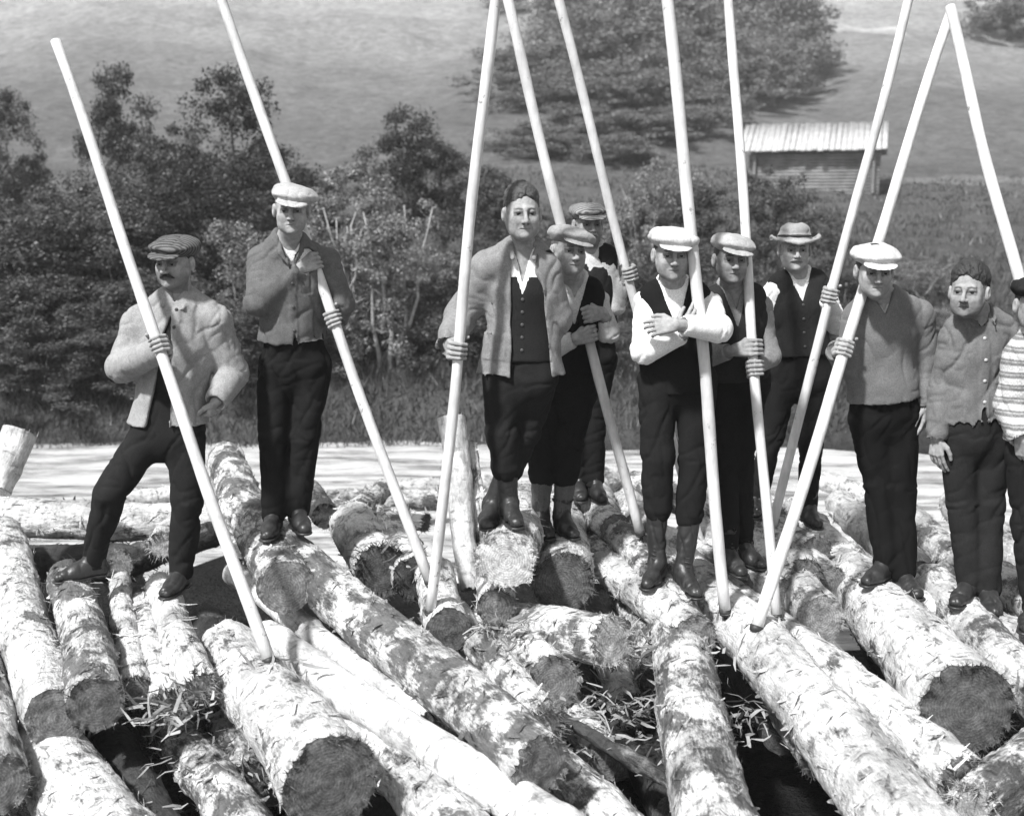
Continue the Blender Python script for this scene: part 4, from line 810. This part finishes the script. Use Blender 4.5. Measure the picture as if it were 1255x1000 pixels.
LG('peeled shaded log low under the frayed ends', (235, 1080, -.52), (110, 880, -.50), .11, .10, kind='dark', frayed=.5)  # peeled log; its shade is put into the dark bark colour
LG('dark barked log deep below the splintered one', (345, 1080, -.46), (195, 880, -.50), .115, .10)
LG('huge log with a dark sawn face at the bottom', (402, 958, -.16), (278, 800, -.19), .178, .15, endv=.10, frayed=1.3)
LG('long pale log on which the man with the white scarf stands', (662, 938, -.12), (290, 622, .20), .122, .125)
SL('bright log rising behind the man with the white scarf', 'B', 'A', G(276, 562, .13), .5, .13, frayed=.5)
LG('smooth peeled log running down to the bottom edge', (800, 1090, -.30), (326, 778, -.13), .086, .08, kind='peeled', flakes=.6)
LG('narrow pale log squeezed between the long log and the smooth peeled one', (530, 885, -.22), (286, 702, -.08), .07, .065, kind='peeled')
LG('pale log at the bottom edge right of the huge sawn face', (610, 1070, -.36), (425, 885, -.36), .12, .11)
LG('log under the smooth peeled log, at the bottom', (800, 1070, -.45), (640, 900, -.42), .11, .10)
LG('log whose pale sawn face tops the central heap', (620, 686, .25), (640, 618, .23), .145, .14, endv=.42, frayed=1.2, ell=.9)
LG('log with a dark frayed face beside the pale one in the central heap', (690, 712, .04), (690, 630, .05), .155, .15, endv=.08, frayed=1.8)
LG('crosswise log with its round face turned to the right', (746, 786, -.02), (604, 758, -.20), .118, .115, endv=.28, frayed=1.8)
LG('log with a small dark smooth face left of the central heap', (549, 772, -.05), (532, 702, -.02), .108, .10, endv=.08, frayed=.3)
LG('short sloping log with a small fuzzy face below the central heap', (664, 886, -.22), (590, 790, -.12), .082, .085, endv=.2, frayed=2.2)
LG('log with a broad grey face beneath the crosswise log', (676, 838, -.24), (622, 765, -.2), .135, .13, endv=.2)
LG('dim log end in the hollow left of the pale sawn face', (608, 742, .0), (606, 700, .02), .09, .09, endv=.12)
LG('dark log end behind the pole foot beside the long log', (466, 697, .0), (432, 642, .03), .145, .14, endv=.07, frayed=2.6)
LG('dark blunt log end right of the shaggy one', (508, 708, -.04), (478, 650, .0), .12, .12, endv=.05, frayed=1.5)
LG('small pale log end behind the shaggy dark ones', (425, 640, .04), (470, 598, .0), .075, .07, endv=.3, cutfar=True)
LG('dark short log behind the boots of the man with the white scarf', (398, 632, .04), (376, 600, .04), .08, .08, kind='dark', endv=.04)
LG('log behind the short dark one, its bark pale', (520, 640, -.05), (392, 618, -.02), .06, .05)
make_log('upright pale log standing on end beside the pole of the bareheaded man', P(577, 722, 6.36), P(553, 512, 6.75), .06, .078, 'peeled', .5, .4, True, 77)
make_log('slimmer upright log leaning against the taller one', P(590, 690, 6.5), P(570, 545, 6.8), .05, .06, 'rough', .5, .4, True, 78)
make_log('pale log end sticking up at the far left', P(-6, 600, 7.0), P(24, 530, 7.2), .095, .10, 'peeled', .7, .4, True, 79)
LG('long horizontal log at far left with a bright top and shaded side', (-60, 632, -.14), (272, 640, -.14), .14, .12, fine=True)
LG('second crosswise log in shade below the long horizontal one', (-40, 690, -.35), (170, 690, -.35), .12, .12, kind='dark')  # shadow on this log is painted by the dark bark colour
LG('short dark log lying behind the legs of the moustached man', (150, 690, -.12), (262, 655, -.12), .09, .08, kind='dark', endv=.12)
LG('small frayed end behind the legs of the moustached man', (196, 668, -.04), (215, 640, -.06), .075, .07, endv=.3, frayed=2)
LG('rough log below the crossed arm man, running to the bottom edge', (905, 1100, -.34), (808, 700, -.02), .155, .125)
LG('broad bright log in the right foreground', (1170, 1080, -.32), (852, 712, -.09), .165, .13)
LG('log beside the broad bright one, ending in the lower right', (1178, 955, -.31), (890, 722, -.12), .105, .10, frayed=1.8)
LG('log whose round grey face stares out under the crossing poles', (1006, 758, -.09), (940, 672, -.07), .118, .11, endv=.22, frayed=.8)
LG('small dark log end above the round grey face', (988, 702, .0), (955, 650, .0), .085, .08, endv=.10, frayed=1.6)
LG('massive log with a black face at right, under the man in the plain sweater', (1184, 868, -.14), (1036, 696, -.14), .195, .15, endv=.07, frayed=1.6)
LG('log under the feet of the man in the ragged jacket', (1330, 905, -.20), (1140, 716, -.09), .115, .12)
LG('log behind the ragged jacket man, nearest the right edge', (1400, 860, -.22), (1225, 715, -.18), .12, .12)
LG('jagged log end in the bottom right corner', (1196, 990, -.36), (1330, 880, -.3), .125, .13, frayed=2.4, jag=.4, endv=.35)
LG('dark log end low at the right edge', (1262, 866, -.45), (1200, 800, -.5), .11, .11, endv=.05)
LG('bright topped log sloping down from behind the heap', (820, 815, -.26), (722, 600, -.02), .135, .14, endv=.1)
LG('pale log behind the foot of the hooked pole', (868, 760, -.2), (770, 615, -.1), .11, .11)
LG('pale log between the feet of the two vested men', (925, 788, -.17), (862, 638, -.07), .105, .10)
LG('bright log beneath the man with the felt hat', (1010, 716, -.08), (915, 606, -.01), .115, .11)
LG('bright log behind the round grey face', (1075, 745, -.18), (975, 625, -.14), .10, .10)
LG('pale log beyond the man in the plain sweater', (1130, 712, -.26), (1030, 618, -.26), .12, .11, fine=False)
LG('pale log beyond the man in the ragged jacket', (1205, 720, -.32), (1100, 622, -.30), .12, .11, fine=False)
LG('farthest pale log at the right edge', (1290, 715, -.36), (1170, 618, -.36), .13, .12, fine=False)
LG('log lying in the water behind the central heap', (640, 610, -.2), (760, 585, -.25), .12, .11, fine=False)
LG('log floating beyond the dark ends', (545, 612, -.6), (402, 612, -.6), .09, .08, fine=False)
LG('second log floating beyond the dark ends', (620, 590, -.9), (480, 600, -.9), .10, .09, fine=False)
LG('thin floating log beyond the moustached man', (258, 602, -.8), (150, 612, -.8), .08, .08, fine=False)
LG('pale log afloat to the right of the felt hat man', (1090, 612, -.6), (1010, 590, -.6), .09, .09, fine=False)
LG('pale log wedged beneath the long log and the short sloping one', (566, 915, -.40), (480, 800, -.30), .09, .09)
LG('short log in the dark hollow right of the small fuzzy face', (742, 935, -.48), (690, 850, -.42), .085, .08)
LG('half hidden log between the two big right foreground logs', (1010, 930, -.46), (915, 780, -.32), .10, .10)
LG('half hidden log left of the huge dark sawn face', (305, 950, -.46), (258, 850, -.40), .09, .08, frayed=2)
LG('small log squeezed beside the dark frayed face of the heap', (786, 712, -.06), (748, 645, -.04), .075, .07)
LG('log crossing beneath the shaggy dark end at left of the heap', (440, 735, -.22), (300, 668, -.20), .09, .09)
LG('log low between the round grey face and the massive black faced one', (1105, 815, -.42), (1015, 690, -.34), .10, .09)
LG('slim log between the crossed arm man and the stern man', (880, 730, -.07), (838, 655, -.05), .06, .06)
LG('slim pale log at the right edge behind the striped sweater', (1275, 770, -.22), (1185, 690, -.20), .07, .07)
_h = P(785, 655, 6.2) - np.array([0, 0, .12]); make_log('short log under the iron foot of the hooked pole', _h + np.array([.05, -.28, -.02]), _h + np.array([-.15, .8, .0]), .09, .09, 'rough', .15, 1.4, True, 91)
LG('dark log end at the bottom of the central hollow', (772, 868, -.42), (742, 800, -.38), .085, .08, endv=.07, frayed=1.6)
LG('log end peering out beneath the broad grey face', (716, 905, -.52), (668, 840, -.48), .10, .10, endv=.09, frayed=1.4)
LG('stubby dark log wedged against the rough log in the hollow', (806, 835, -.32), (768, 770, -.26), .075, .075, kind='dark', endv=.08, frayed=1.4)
LG('short shaded log between the small smooth face and the sloping log', (590, 812, -.22), (560, 750, -.18), .07, .07, endv=.1, frayed=1.2)
SL('rough log under the forward boot of the crossed arm man', 'F', 'A', (-.25, .9, .0), .5, .10)
SL('log under the boot of the man standing behind the others', 'E', 'B', (-.3, 1.2, 0.), .35, .09)
SL('log under the rear boot of the stern man in grey shirt', 'G', 'B', (-.5, 1.1, 0.), .3, .085)
SL('log under the left boot of the man with the felt hat', 'H', 'A', (-.6, 1.3, -.02), .55, .10)
SL('log under the boots of the man in the striped sweater', 'K', 'A', (-.5, 1.0, 0.), .6, .10)
# a dark thin pole half buried in the heap
LG('thin dark pole half buried below the central heap', (835, 968, -.38), (672, 868, -.30), .028, .024, kind='dark', flakes=0, frayed=.3, endv=.05, group='poles in the heap')
# lower layers, seen only in the gaps; dark bark for wetness and painted-in shade
rs = np.random.RandomState(5)
low = [(330, 700, 480, 900), (60, 760, 160, 1000), (250, 760, 330, 960), (700, 720, 830, 1000), (640, 760, 760, 930), (960, 760, 1120, 980), (1060, 760, 1230, 1000), (380, 860, 520, 1060), (20, 700, 60, 900), (140, 700, 280, 900), (560, 800, 640, 1000), (780, 840, 900, 1060), (1150, 740, 1300, 900), (470, 720, 600, 900), (860, 700, 960, 900), (1000, 860, 1180, 1080)]
for i, (a, b, c, d) in enumerate(low):
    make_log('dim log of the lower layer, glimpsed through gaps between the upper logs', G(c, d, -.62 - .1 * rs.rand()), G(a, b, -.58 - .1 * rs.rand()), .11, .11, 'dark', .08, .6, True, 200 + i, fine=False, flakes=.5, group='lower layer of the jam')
# ------------------------------------------------------------------ loose bark litter
def litter():
    mb = MB(); rs = np.random.RandomState(8)
    for (px, py, z, n, sp) in ((270, 860, -.33, 380, .16), (235, 930, -.38, 160, .18), (760, 870, -.36, 420, .17), (720, 900, -.4, 200, .16), (900, 880, -.3, 160, .12), (480, 670, .10, 160, .12), (800, 790, -.12, 120, .09), (1015, 850, -.45, 120, .15), (860, 800, -.1, 60, .1), (330, 820, -.05, 70, .07), (215, 870, -.12, 150, .08), (620, 770, -.02, 90, .08)):
        c = G(px, py, z)
        for _ in range(int(n * .55)):
            p = c + rs.normal(0, 1, 3) * np.array([sp, sp, sp * .3]); d = rs.normal(0, 1, 3) * np.array([1, 1, .45]); d = nrm(d); s_ = nrm(np.cross(d, rs.normal(0, 1, 3))); L = rs.uniform(.03, .13); w = rs.uniform(.002, .008); k = nrm(np.cross(d, s_)) * L * .15
            mb.add([p - s_ * w, p + s_ * w, p + d * L * .5 + s_ * w + k, p + d * L * .5 - s_ * w + k, p + d * L + s_ * w * .3, p + d * L - s_ * w * .3], [[0, 1, 2, 3], [3, 2, 4, 5]])
    o = mb.build('bark_litter', simple('torn_bark', .26, .8, .7, 6, .3)); props(o, 'torn bark slivers strewn in the gaps of the log jam', 'bark litter', kind='stuff')
litter()
# ------------------------------------------------------------------ trees and bushes
def leaves(mb, C, rad, n, size, rs, flat=.8):
    C = np.repeat(C, n, 0); R_ = np.repeat(rad, n); m = len(C); v = rs.normal(0, 1, (m, 3)); v /= np.linalg.norm(v, axis=1)[:, None]; p = C + v * (R_ * rs.rand(m) ** .45)[:, None] * np.array([1, 1, flat])
    nn = v * .6 + rs.normal(0, .6, (m, 3)) + np.array([0, 0, .35]); nn /= np.linalg.norm(nn, axis=1)[:, None]; d = np.cross(nn, rs.normal(0, 1, (m, 3))); d /= np.linalg.norm(d, axis=1)[:, None]; w = np.cross(nn, d); s_ = size * rs.uniform(.6, 1.3, m)[:, None]
    V = np.stack([p, p + d * s_ * .5 + w * s_ * .36, p + d * s_ * 1.05, p + d * s_ * .5 - w * s_ * .36], 1).reshape(-1, 3); k = np.arange(m) * 4; mb.add(V, np.stack([k, k + 1, k + 2, k + 3], 1))
def tree_proto(seed, h, w, kind, nclump, nleaf, lsize, name, lm, trunk_val=.12):
    kind_ = name
    rs = np.random.RandomState(seed); tr = MB(); cr = MB(); nst = 1 if kind in ('round', 'spruce') else rs.randint(3, 6); tips = []
    for s_ in range(nst):
        b = np.array([rs.normal(0, .12), rs.normal(0, .12), -.1]) * (1 if nst > 1 else 0) + np.array([0, 0, -.1]); le = rs.normal(0, .16, 2) * (1 if nst > 1 else .3); hh = h * (rs.uniform(.7, .92) if nst > 1 else .9)
        pts = [b]; 
        for j in range(1, 7): q = j / 6; pts.append(b + np.array([le[0] * hh * q ** 1.3 + rs.normal(0, .05) * h * .3, le[1] * hh * q ** 1.3 + rs.normal(0, .05) * h * .3, hh * q]))
        r0 = h * .016 * (1.3 if nst == 1 else .8 if kind_ == 'birch' else .5); tr.tube(pts, [r0 * (1 - .85 * j / 6) for j in range(7)], 7)
        for j in range(9 if nst == 1 else 4):
            q = rs.uniform(.3, .95); i0 = min(5, int(q * 6)); p0 = pts[i0] + (pts[i0 + 1] - pts[i0]) * (q * 6 - i0); a = rs.uniform(0, 6.28); ln = w * .5 * rs.uniform(.35, .75) * (1.1 - .5 * q); p2 = p0 + np.array([math.cos(a) * ln, math.sin(a) * ln, ln * rs.uniform(.25, .8)]); pm = (p0 + p2) / 2 + np.array([0, 0, -.06 * ln])
            tr.tube([p0, pm, p2], [r0 * .4 * (1.1 - q), r0 * .25 * (1.1 - q), r0 * .08], 5); tips.append(p2); tips.append(pm)
    C = []; Rr = []
    while len(C) < nclump:
        if tips and rs.rand() < .5: p = tips[rs.randint(len(tips))] + rs.normal(0, .07 * w, 3)
        else:
            a = rs.uniform(0, 6.28); q = rs.rand(); z = h * (.08 + .92 * q if kind == 'bush' else .32 + .66 * q)
            pr = (math.sin(math.pi * min(1, (q * .85 + .13))) ** .7 if kind == 'round' else (1 - q) ** .8 * .95 + .06 if kind == 'spruce' else (1 - q ** 2.2) ** .5 * (.85 + .3 * math.sin(a * 3 + seed)))
            rr = w * .5 * pr * rs.rand() ** .35; p = np.array([math.cos(a) * rr, math.sin(a) * rr, z])
        if vnoise(np.array([p]) * 1.6 / (h / 4) + seed, seed)[0] < (.34 if kind == 'bush' else .2): continue
        C.append(p); Rr.append(rs.uniform(.06, .15) * w * (.75 if kind != 'round' else 1.1))
    leaves(cr, np.array(C), np.array(Rr), nleaf, lsize, rs)
    mt = mat_trunk(trunk_val); me_t = tr.build(name + '_trunk', mt); me_c = cr.build('crown', lm, None, False); a, b = me_t.data, me_c.data
    bpy.data.objects.remove(me_t); bpy.data.objects.remove(me_c); return a, b
def mat_trunk(v): return simple('tree_bark', v, .9, .4, 12, .5, .01)
LM1 = leaf_mat(.016, .14, 'alder_leaves'); LM2 = leaf_mat(.012, .06, 'dark_leaves'); LM3 = leaf_mat(.05, .32, 'pale_willow_leaves'); LM4 = leaf_mat(.12, .24, 'distant_leaves')  # distant leaves paled so that their colour carries haze
PR = {'alder': [tree_proto(40 + i, 4, 3.5, 'bush', 110, 200, .062, 'alder', LM1) for i in range(3)], 'dark': [tree_proto(50 + i, 4, 2.4, 'round', 95, 180, .058, 'dark', LM2) for i in range(2)],
      'willow': [tree_proto(60 + i, 4, 3.5, 'bush', 80, 160, .062, 'willow', LM3, .3) for i in range(2)], 'birch': [tree_proto(70 + i, 4, 2.4, 'bush', 95, 150, .055, 'birch', LM3, .32) for i in range(2)],
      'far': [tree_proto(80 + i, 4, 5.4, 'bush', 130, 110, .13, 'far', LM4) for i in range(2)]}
NMS = {'alder': ('alder_bush', 'bush'), 'dark': ('dark_tree', 'tree'), 'willow': ('willow_bush', 'bush'), 'birch': ('young_birch', 'tree'), 'far': ('hillside_tree', 'tree')}
def plant(kind, px, pytop, d, width, label, idx=0, group=None, rot=0.):
    """base on the terrain d metres out in the direction of px; top reaches pytop"""
    x = (px - 627.5) / FPX * d / math.cos(PITCH) ; p = P(px, pytop, d); x = p[0]; z0 = float(terrain(x, d)); h = p[2] - z0; pr = PR[kind][idx % len(PR[kind])]; nm, cat = NMS[kind]
    r = empty(nm, (x, d, z0 - .05)); r.rotation_euler = (0, 0, rot); sx = width / {'alder': 3.3, 'dark': 2.4, 'willow': 3.3, 'birch': 2.2, 'far': 5.4}[kind]; r.scale = (sx, sx, h / 4)
    for n_, me in (('trunk', pr[0]), ('crown', pr[1])): c = bpy.data.objects.new(n_, me); SC.collection.objects.link(c); c.parent = r
    props(r, label, cat, group); return r
bank = 'bushes and trees on the far bank'
T_ = [('dark', 143, 78, 27, 1.9, 'round topped dark tree on a bare stem, standing highest at upper left'), ('alder', 15, 225, 19, 3.4, 'leafy bush at the left edge of the far bank'), ('alder', 90, 215, 20.5, 3.2, 'leafy bush left of the round topped tree, on the bank'),
 ('dark', 10, 112, 30, 1.9, 'dark tree cut by the left edge of the picture'), ('alder', 205, 140, 23, 3.0, 'tall bush just right of the round topped tree'), ('dark', 275, 84, 26, 2.6, 'tall dark tree behind the second pole'), ('alder', 150, 250, 19, 3.0, 'lower bush above the moustached man'),
 ('dark', 235, 215, 21, 2.4, 'dark leaved bush between the two left men'), ('willow', 290, 260, 18.5, 2.4, 'pale leaved bush left of the man with the white scarf'), ('alder', 30, 340, 17.8, 2.6, 'low bush by the water at far left'), ('alder', 110, 350, 17.8, 2.6, 'low bush by the water left of the moustached man'), ('dark', 330, 180, 24, 2.6, 'dark tree above the man with the white scarf'),
 ('dark', 488, 128, 27, 2.1, 'pointed dark tree left of the bareheaded man'), ('dark', 545, 175, 28, 2.2, 'dark bush beside the pointed tree'), ('birch', 435, 195, 19, 2.2, 'slender pale birch with thin stems, right of the man with the white scarf'), ('birch', 475, 215, 18.5, 1.9, 'young birch nearest the bareheaded man'), ('birch', 395, 230, 20, 2.0, 'young birch close behind the man with the white scarf'),
 ('willow', 520, 300, 21, 2.4, 'loose pale bush at the elbow of the bareheaded man'), ('alder', 600, 205, 25, 2.8, 'bush behind the long pole of the bareheaded man'), ('alder', 690, 250, 24, 2.6, 'bush behind the man at the back'),
 ('willow', 805, 185, 22, 2.2, 'pale bush with an upright tip behind the white shirted man'), ('alder', 860, 225, 23, 2.6, 'bush between the two upright poles'), ('alder', 945, 195, 24, 2.2, 'bush growing in front of the barn'), ('alder', 1000, 255, 23, 2.2, 'low bush to the right of the felt hat'), ('alder', 770, 250, 23, 2.4, 'bush left of the white cap'), ('willow', 1160, 375, 20, 2.2, 'low pale bush behind the ragged jacket man'),
 ('alder', 350, 330, 18, 2.4, 'bush behind the chest of the man with the white scarf'), ('alder', 1035, 330, 20, 2.0, 'low bush behind the white capped man'), ('alder', 640, 330, 19.5, 2.4, 'low bush behind the two men at centre'), ('alder', 900, 330, 20, 2.2, 'low bush behind the stern man')]
T_ += [('alder', -20, 300, 18.5, 3.0, 'bush growing half outside the left edge'), ('alder', 60, 290, 19, 3.2, 'dense bush midway up the left bank'), ('dark', 185, 235, 20, 2.6, 'dark bush behind the cap of the moustached man'), ('alder', 215, 330, 18, 2.8, 'bush level with the shoulders of the moustached man'), ('alder', 285, 360, 17.6, 2.4, 'small bush by the water between the two left men'),
 ('dark', 370, 210, 22, 2.4, 'dark bush right behind the pale cap at left'), ('alder', 560, 330, 19, 2.6, 'bush behind the hand of the bareheaded man'), ('alder', 700, 380, 18.5, 2.6, 'low bush behind the short man'),
 ('alder', 830, 290, 21, 2.8, 'bush behind the head of the crossed arm man'), ('alder', 960, 380, 19, 2.4, 'low bush behind the felt hat man'), ('willow', 1125, 310, 24, 2.2, 'thin scrub above the shoulder of the white capped man'), ('alder', 60, 400, 17.4, 2.4, 'lowest bush by the water at far left'), ('alder', 165, 400, 17.4, 2.2, 'lowest bush behind the elbow of the moustached man')]
T_ += [('alder', -120, 250, 19, 3.2, 'bank bush just outside the left edge'), ('dark', -210, 170, 24, 2.8, 'dark tree outside the left edge'), ('alder', -320, 260, 19.5, 3.4, 'second bank bush outside the left edge'), ('alder', -470, 240, 20, 3.4, 'third bank bush outside the left edge'), ('alder', 1330, 330, 20, 2.8, 'bank bush outside the right edge'), ('willow', 1450, 350, 20, 2.6, 'pale bank bush outside the right edge')]
for i, (k, px, pt, d, w, lb) in enumerate(T_): plant(k, px, pt, d, w, lb, i, bank, i * 1.7)
F_ = [(660, 55, 70, 9), (700, 15, 74, 10), (745, -30, 80, 11), (790, 20, 72, 9), (830, -35, 84, 11), (870, 0, 78, 10), (920, -40, 86, 11), (960, -10, 82, 10), (700, 95, 62, 8), (750, 80, 64, 9), (800, 95, 63, 8), (655, 110, 64, 7), (905, 70, 68, 7), (940, 60, 72, 7), (1240, -10, 95, 9), (725, 130, 55, 6), (785, 140, 54, 6), (660, 150, 52, 6), (690, 165, 50, 5), (755, 165, 49, 5), (835, 130, 56, 6), (870, 110, 60, 6), (640, 90, 66, 7), (905, 40, 72, 8), (760, -60, 95, 12), (690, -50, 95, 12), (860, -60, 98, 12), (960, 40, 76, 7)]
for i, (px, pt, d, w) in enumerate(F_): plant('far', px, pt, d, w, 'tree of the hillside grove above the men, ' + ['left side of the grove', 'upper middle of the grove', 'right side of the grove', 'far right of the hillside'][0 if px < 740 else 1 if px < 850 else 2 if px < 1200 else 3], i, 'hillside grove', i * 2.1)
# ------------------------------------------------------------------ grass
def grass():
    rs = np.random.RandomState(4); mb = MB()
    def blades(x, y, h, w): 
        z = terrain(x, y) - .03; n = len(x); a = rs.uniform(0, 6.28, n); d = np.stack([np.cos(a), np.sin(a), 0 * a], 1); p = np.stack([x, y, z], 1); le = rs.normal(0, .35, (n, 2)) * h[:, None]
        V = np.stack([p - d * w[:, None], p + d * w[:, None], p + np.stack([le[:, 0], le[:, 1], h], 1)], 1).reshape(-1, 3); k = np.arange(n) * 3; mb.add(V, None, np.stack([k, k + 1, k + 2], 1))
    n = 42000; x = rs.uniform(-10, 12, n); y = rs.uniform(16.3, 19.5, n); blades(x, y, rs.uniform(.06, .27, n), rs.uniform(.006, .02, n))
    n = 60000; y = 19 + 30 * rs.rand(n) ** 1.4; x = rs.uniform(-.5, .5, n) * (y * 1.0 + 4); blades(x, y, rs.uniform(.06, .3, n) * np.clip(1.6 - y / 40, .5, 1), rs.uniform(.008, .02, n) * (y / 18))
    o = mb.build('bank_grass', leaf_mat(.02, .13, 'grass_blades'), None, False); props(o, 'long rough grass and weeds on the far bank and lower slope', 'grass', kind='stuff')
grass()
# ------------------------------------------------------------------ the hay barn
def barn():
    d = 44.; a = P(945, 236, d); b_ = P(1078, 234, d + 1.0); zb = float(terrain((a[0] + b_[0]) / 2, d)); base = (a + b_) / 2; L = .97 * np.linalg.norm((b_ - a)[:2]); yaw = R(-17)
    ztop = P(1000, 188, d)[2]; zr = P(1000, 155, d + 1.5)[2]; z0 = min(P(1000, 236, d)[2], zb); root = empty('hay_barn', (base[0], base[1] + 1.6, z0 - .1)); root.rotation_euler = (0, 0, yaw); props(root, 'small grey log barn with a pale shingle roof on the hillside', 'barn')
    H = ztop - z0 + .1; dp = 1.7; LWm = simple('weathered_wall_logs', .20, .9, .45, 3, .8, .03); n = 13
    for (cx, cy, lx, along) in ((0, -dp, L / 2, 0), (0, dp, L / 2, 0), (-L / 2, 0, dp, 1), (L / 2, 0, dp, 1)):
        mb = MB(); rs = np.random.RandomState(3)
        for k in range(n):
            z = H * (k + .5) / n + (H / n / 2 if along else 0) * .9; e = lx + .22
            if along: mb.tube([[cx, -e, z], [cx, e, z]], [H / n * .5] * 2, 8)
            else: mb.tube([[-e, cy, z], [e, cy, z]], [H / n * .5, H / n * .46], 8)
        mb.build('log_wall', LWm, root)
    rh = zr - ztop + .1; mt, nn, l, b = mat_base('shingle_roof'); v = coords(nn, l, (1, 1, 1)); A = nz(nn, l, 3.5, 5, .65, v); w = nn.new('ShaderNodeTexWave'); w.inputs['Scale'].default_value = 4.5; w.inputs['Distortion'].default_value = .6; l.new(v, w.inputs[0])
    c = mul(nn, l, mul(nn, l, ramp(nn, l, A.outputs[0], [(.3, .7), (.65, 1.1)]).outputs[0], ramp(nn, l, w.outputs[0], [(0, .72), (.5, 1)]).outputs[0]), .52); l.new(c, b.inputs['Base Color']); b.inputs['Roughness'].default_value = .8; bump(nn, l, b, w.outputs[0], .5, .05)
    for q in (-1, 1):
        mb = MB(); x0, x1 = -L / 2 - .55, L / 2 + .45; rs = np.random.RandomState(6 + q); N = 26; sl = math.atan2(rh, dp + .5)
        for i in range(N):
            xa = x0 + (x1 - x0) * i / N; xb = x0 + (x1 - x0) * (i + .96) / N; ov = rs.uniform(-.05, .1); y1 = q * (dp + .5 + ov); z1 = H + .08 - ov * .3; t = .04 + .03 * (i % 2)
            V = [[xa, 0, H + rh], [xb, 0, H + rh], [xb, y1, z1], [xa, y1, z1]]; V += [[p[0], p[1], p[2] + t] for p in V]; Qs = [[0, 1, 2, 3], [7, 6, 5, 4], [0, 4, 5, 1], [1, 5, 6, 2], [2, 6, 7, 3], [3, 7, 4, 0]]
            if q > 0: Qs = [x[::-1] for x in Qs]
            mb.add(V, Qs)
        mb.build('roof', mt, root, False)
    for sx in (-1, 1):
        mb = MB()
        for k in range(6):
            z = H + rh * (k + .3) / 6; e = dp * (1 - (k + .3) / 6); mb.tube([[sx * L / 2, -e, z], [sx * L / 2, e, z]], [H / n * .5] * 2, 8)
        mb.build('gable', LWm, root)
barn()

# ------------------------------------------------------------------ air
def haze():
    mb = MB(); mb.box((0, 175, 30), (430, 250, 34.5)); m = bpy.data.materials.new('haze'); m.use_nodes = True; n = m.node_tree.nodes; l = m.node_tree.links; n.remove(n['Principled BSDF'])
    v = n.new('ShaderNodeVolumePrincipled'); v.inputs['Color'].default_value = g3(.9); v.inputs['Density'].default_value = .0011; l.new(v.outputs[0], n['Material Output'].inputs['Volume'])
    o = mb.build('haze', m, None, False); props(o, 'thin summer haze over the valley', 'haze', kind='stuff')
haze()
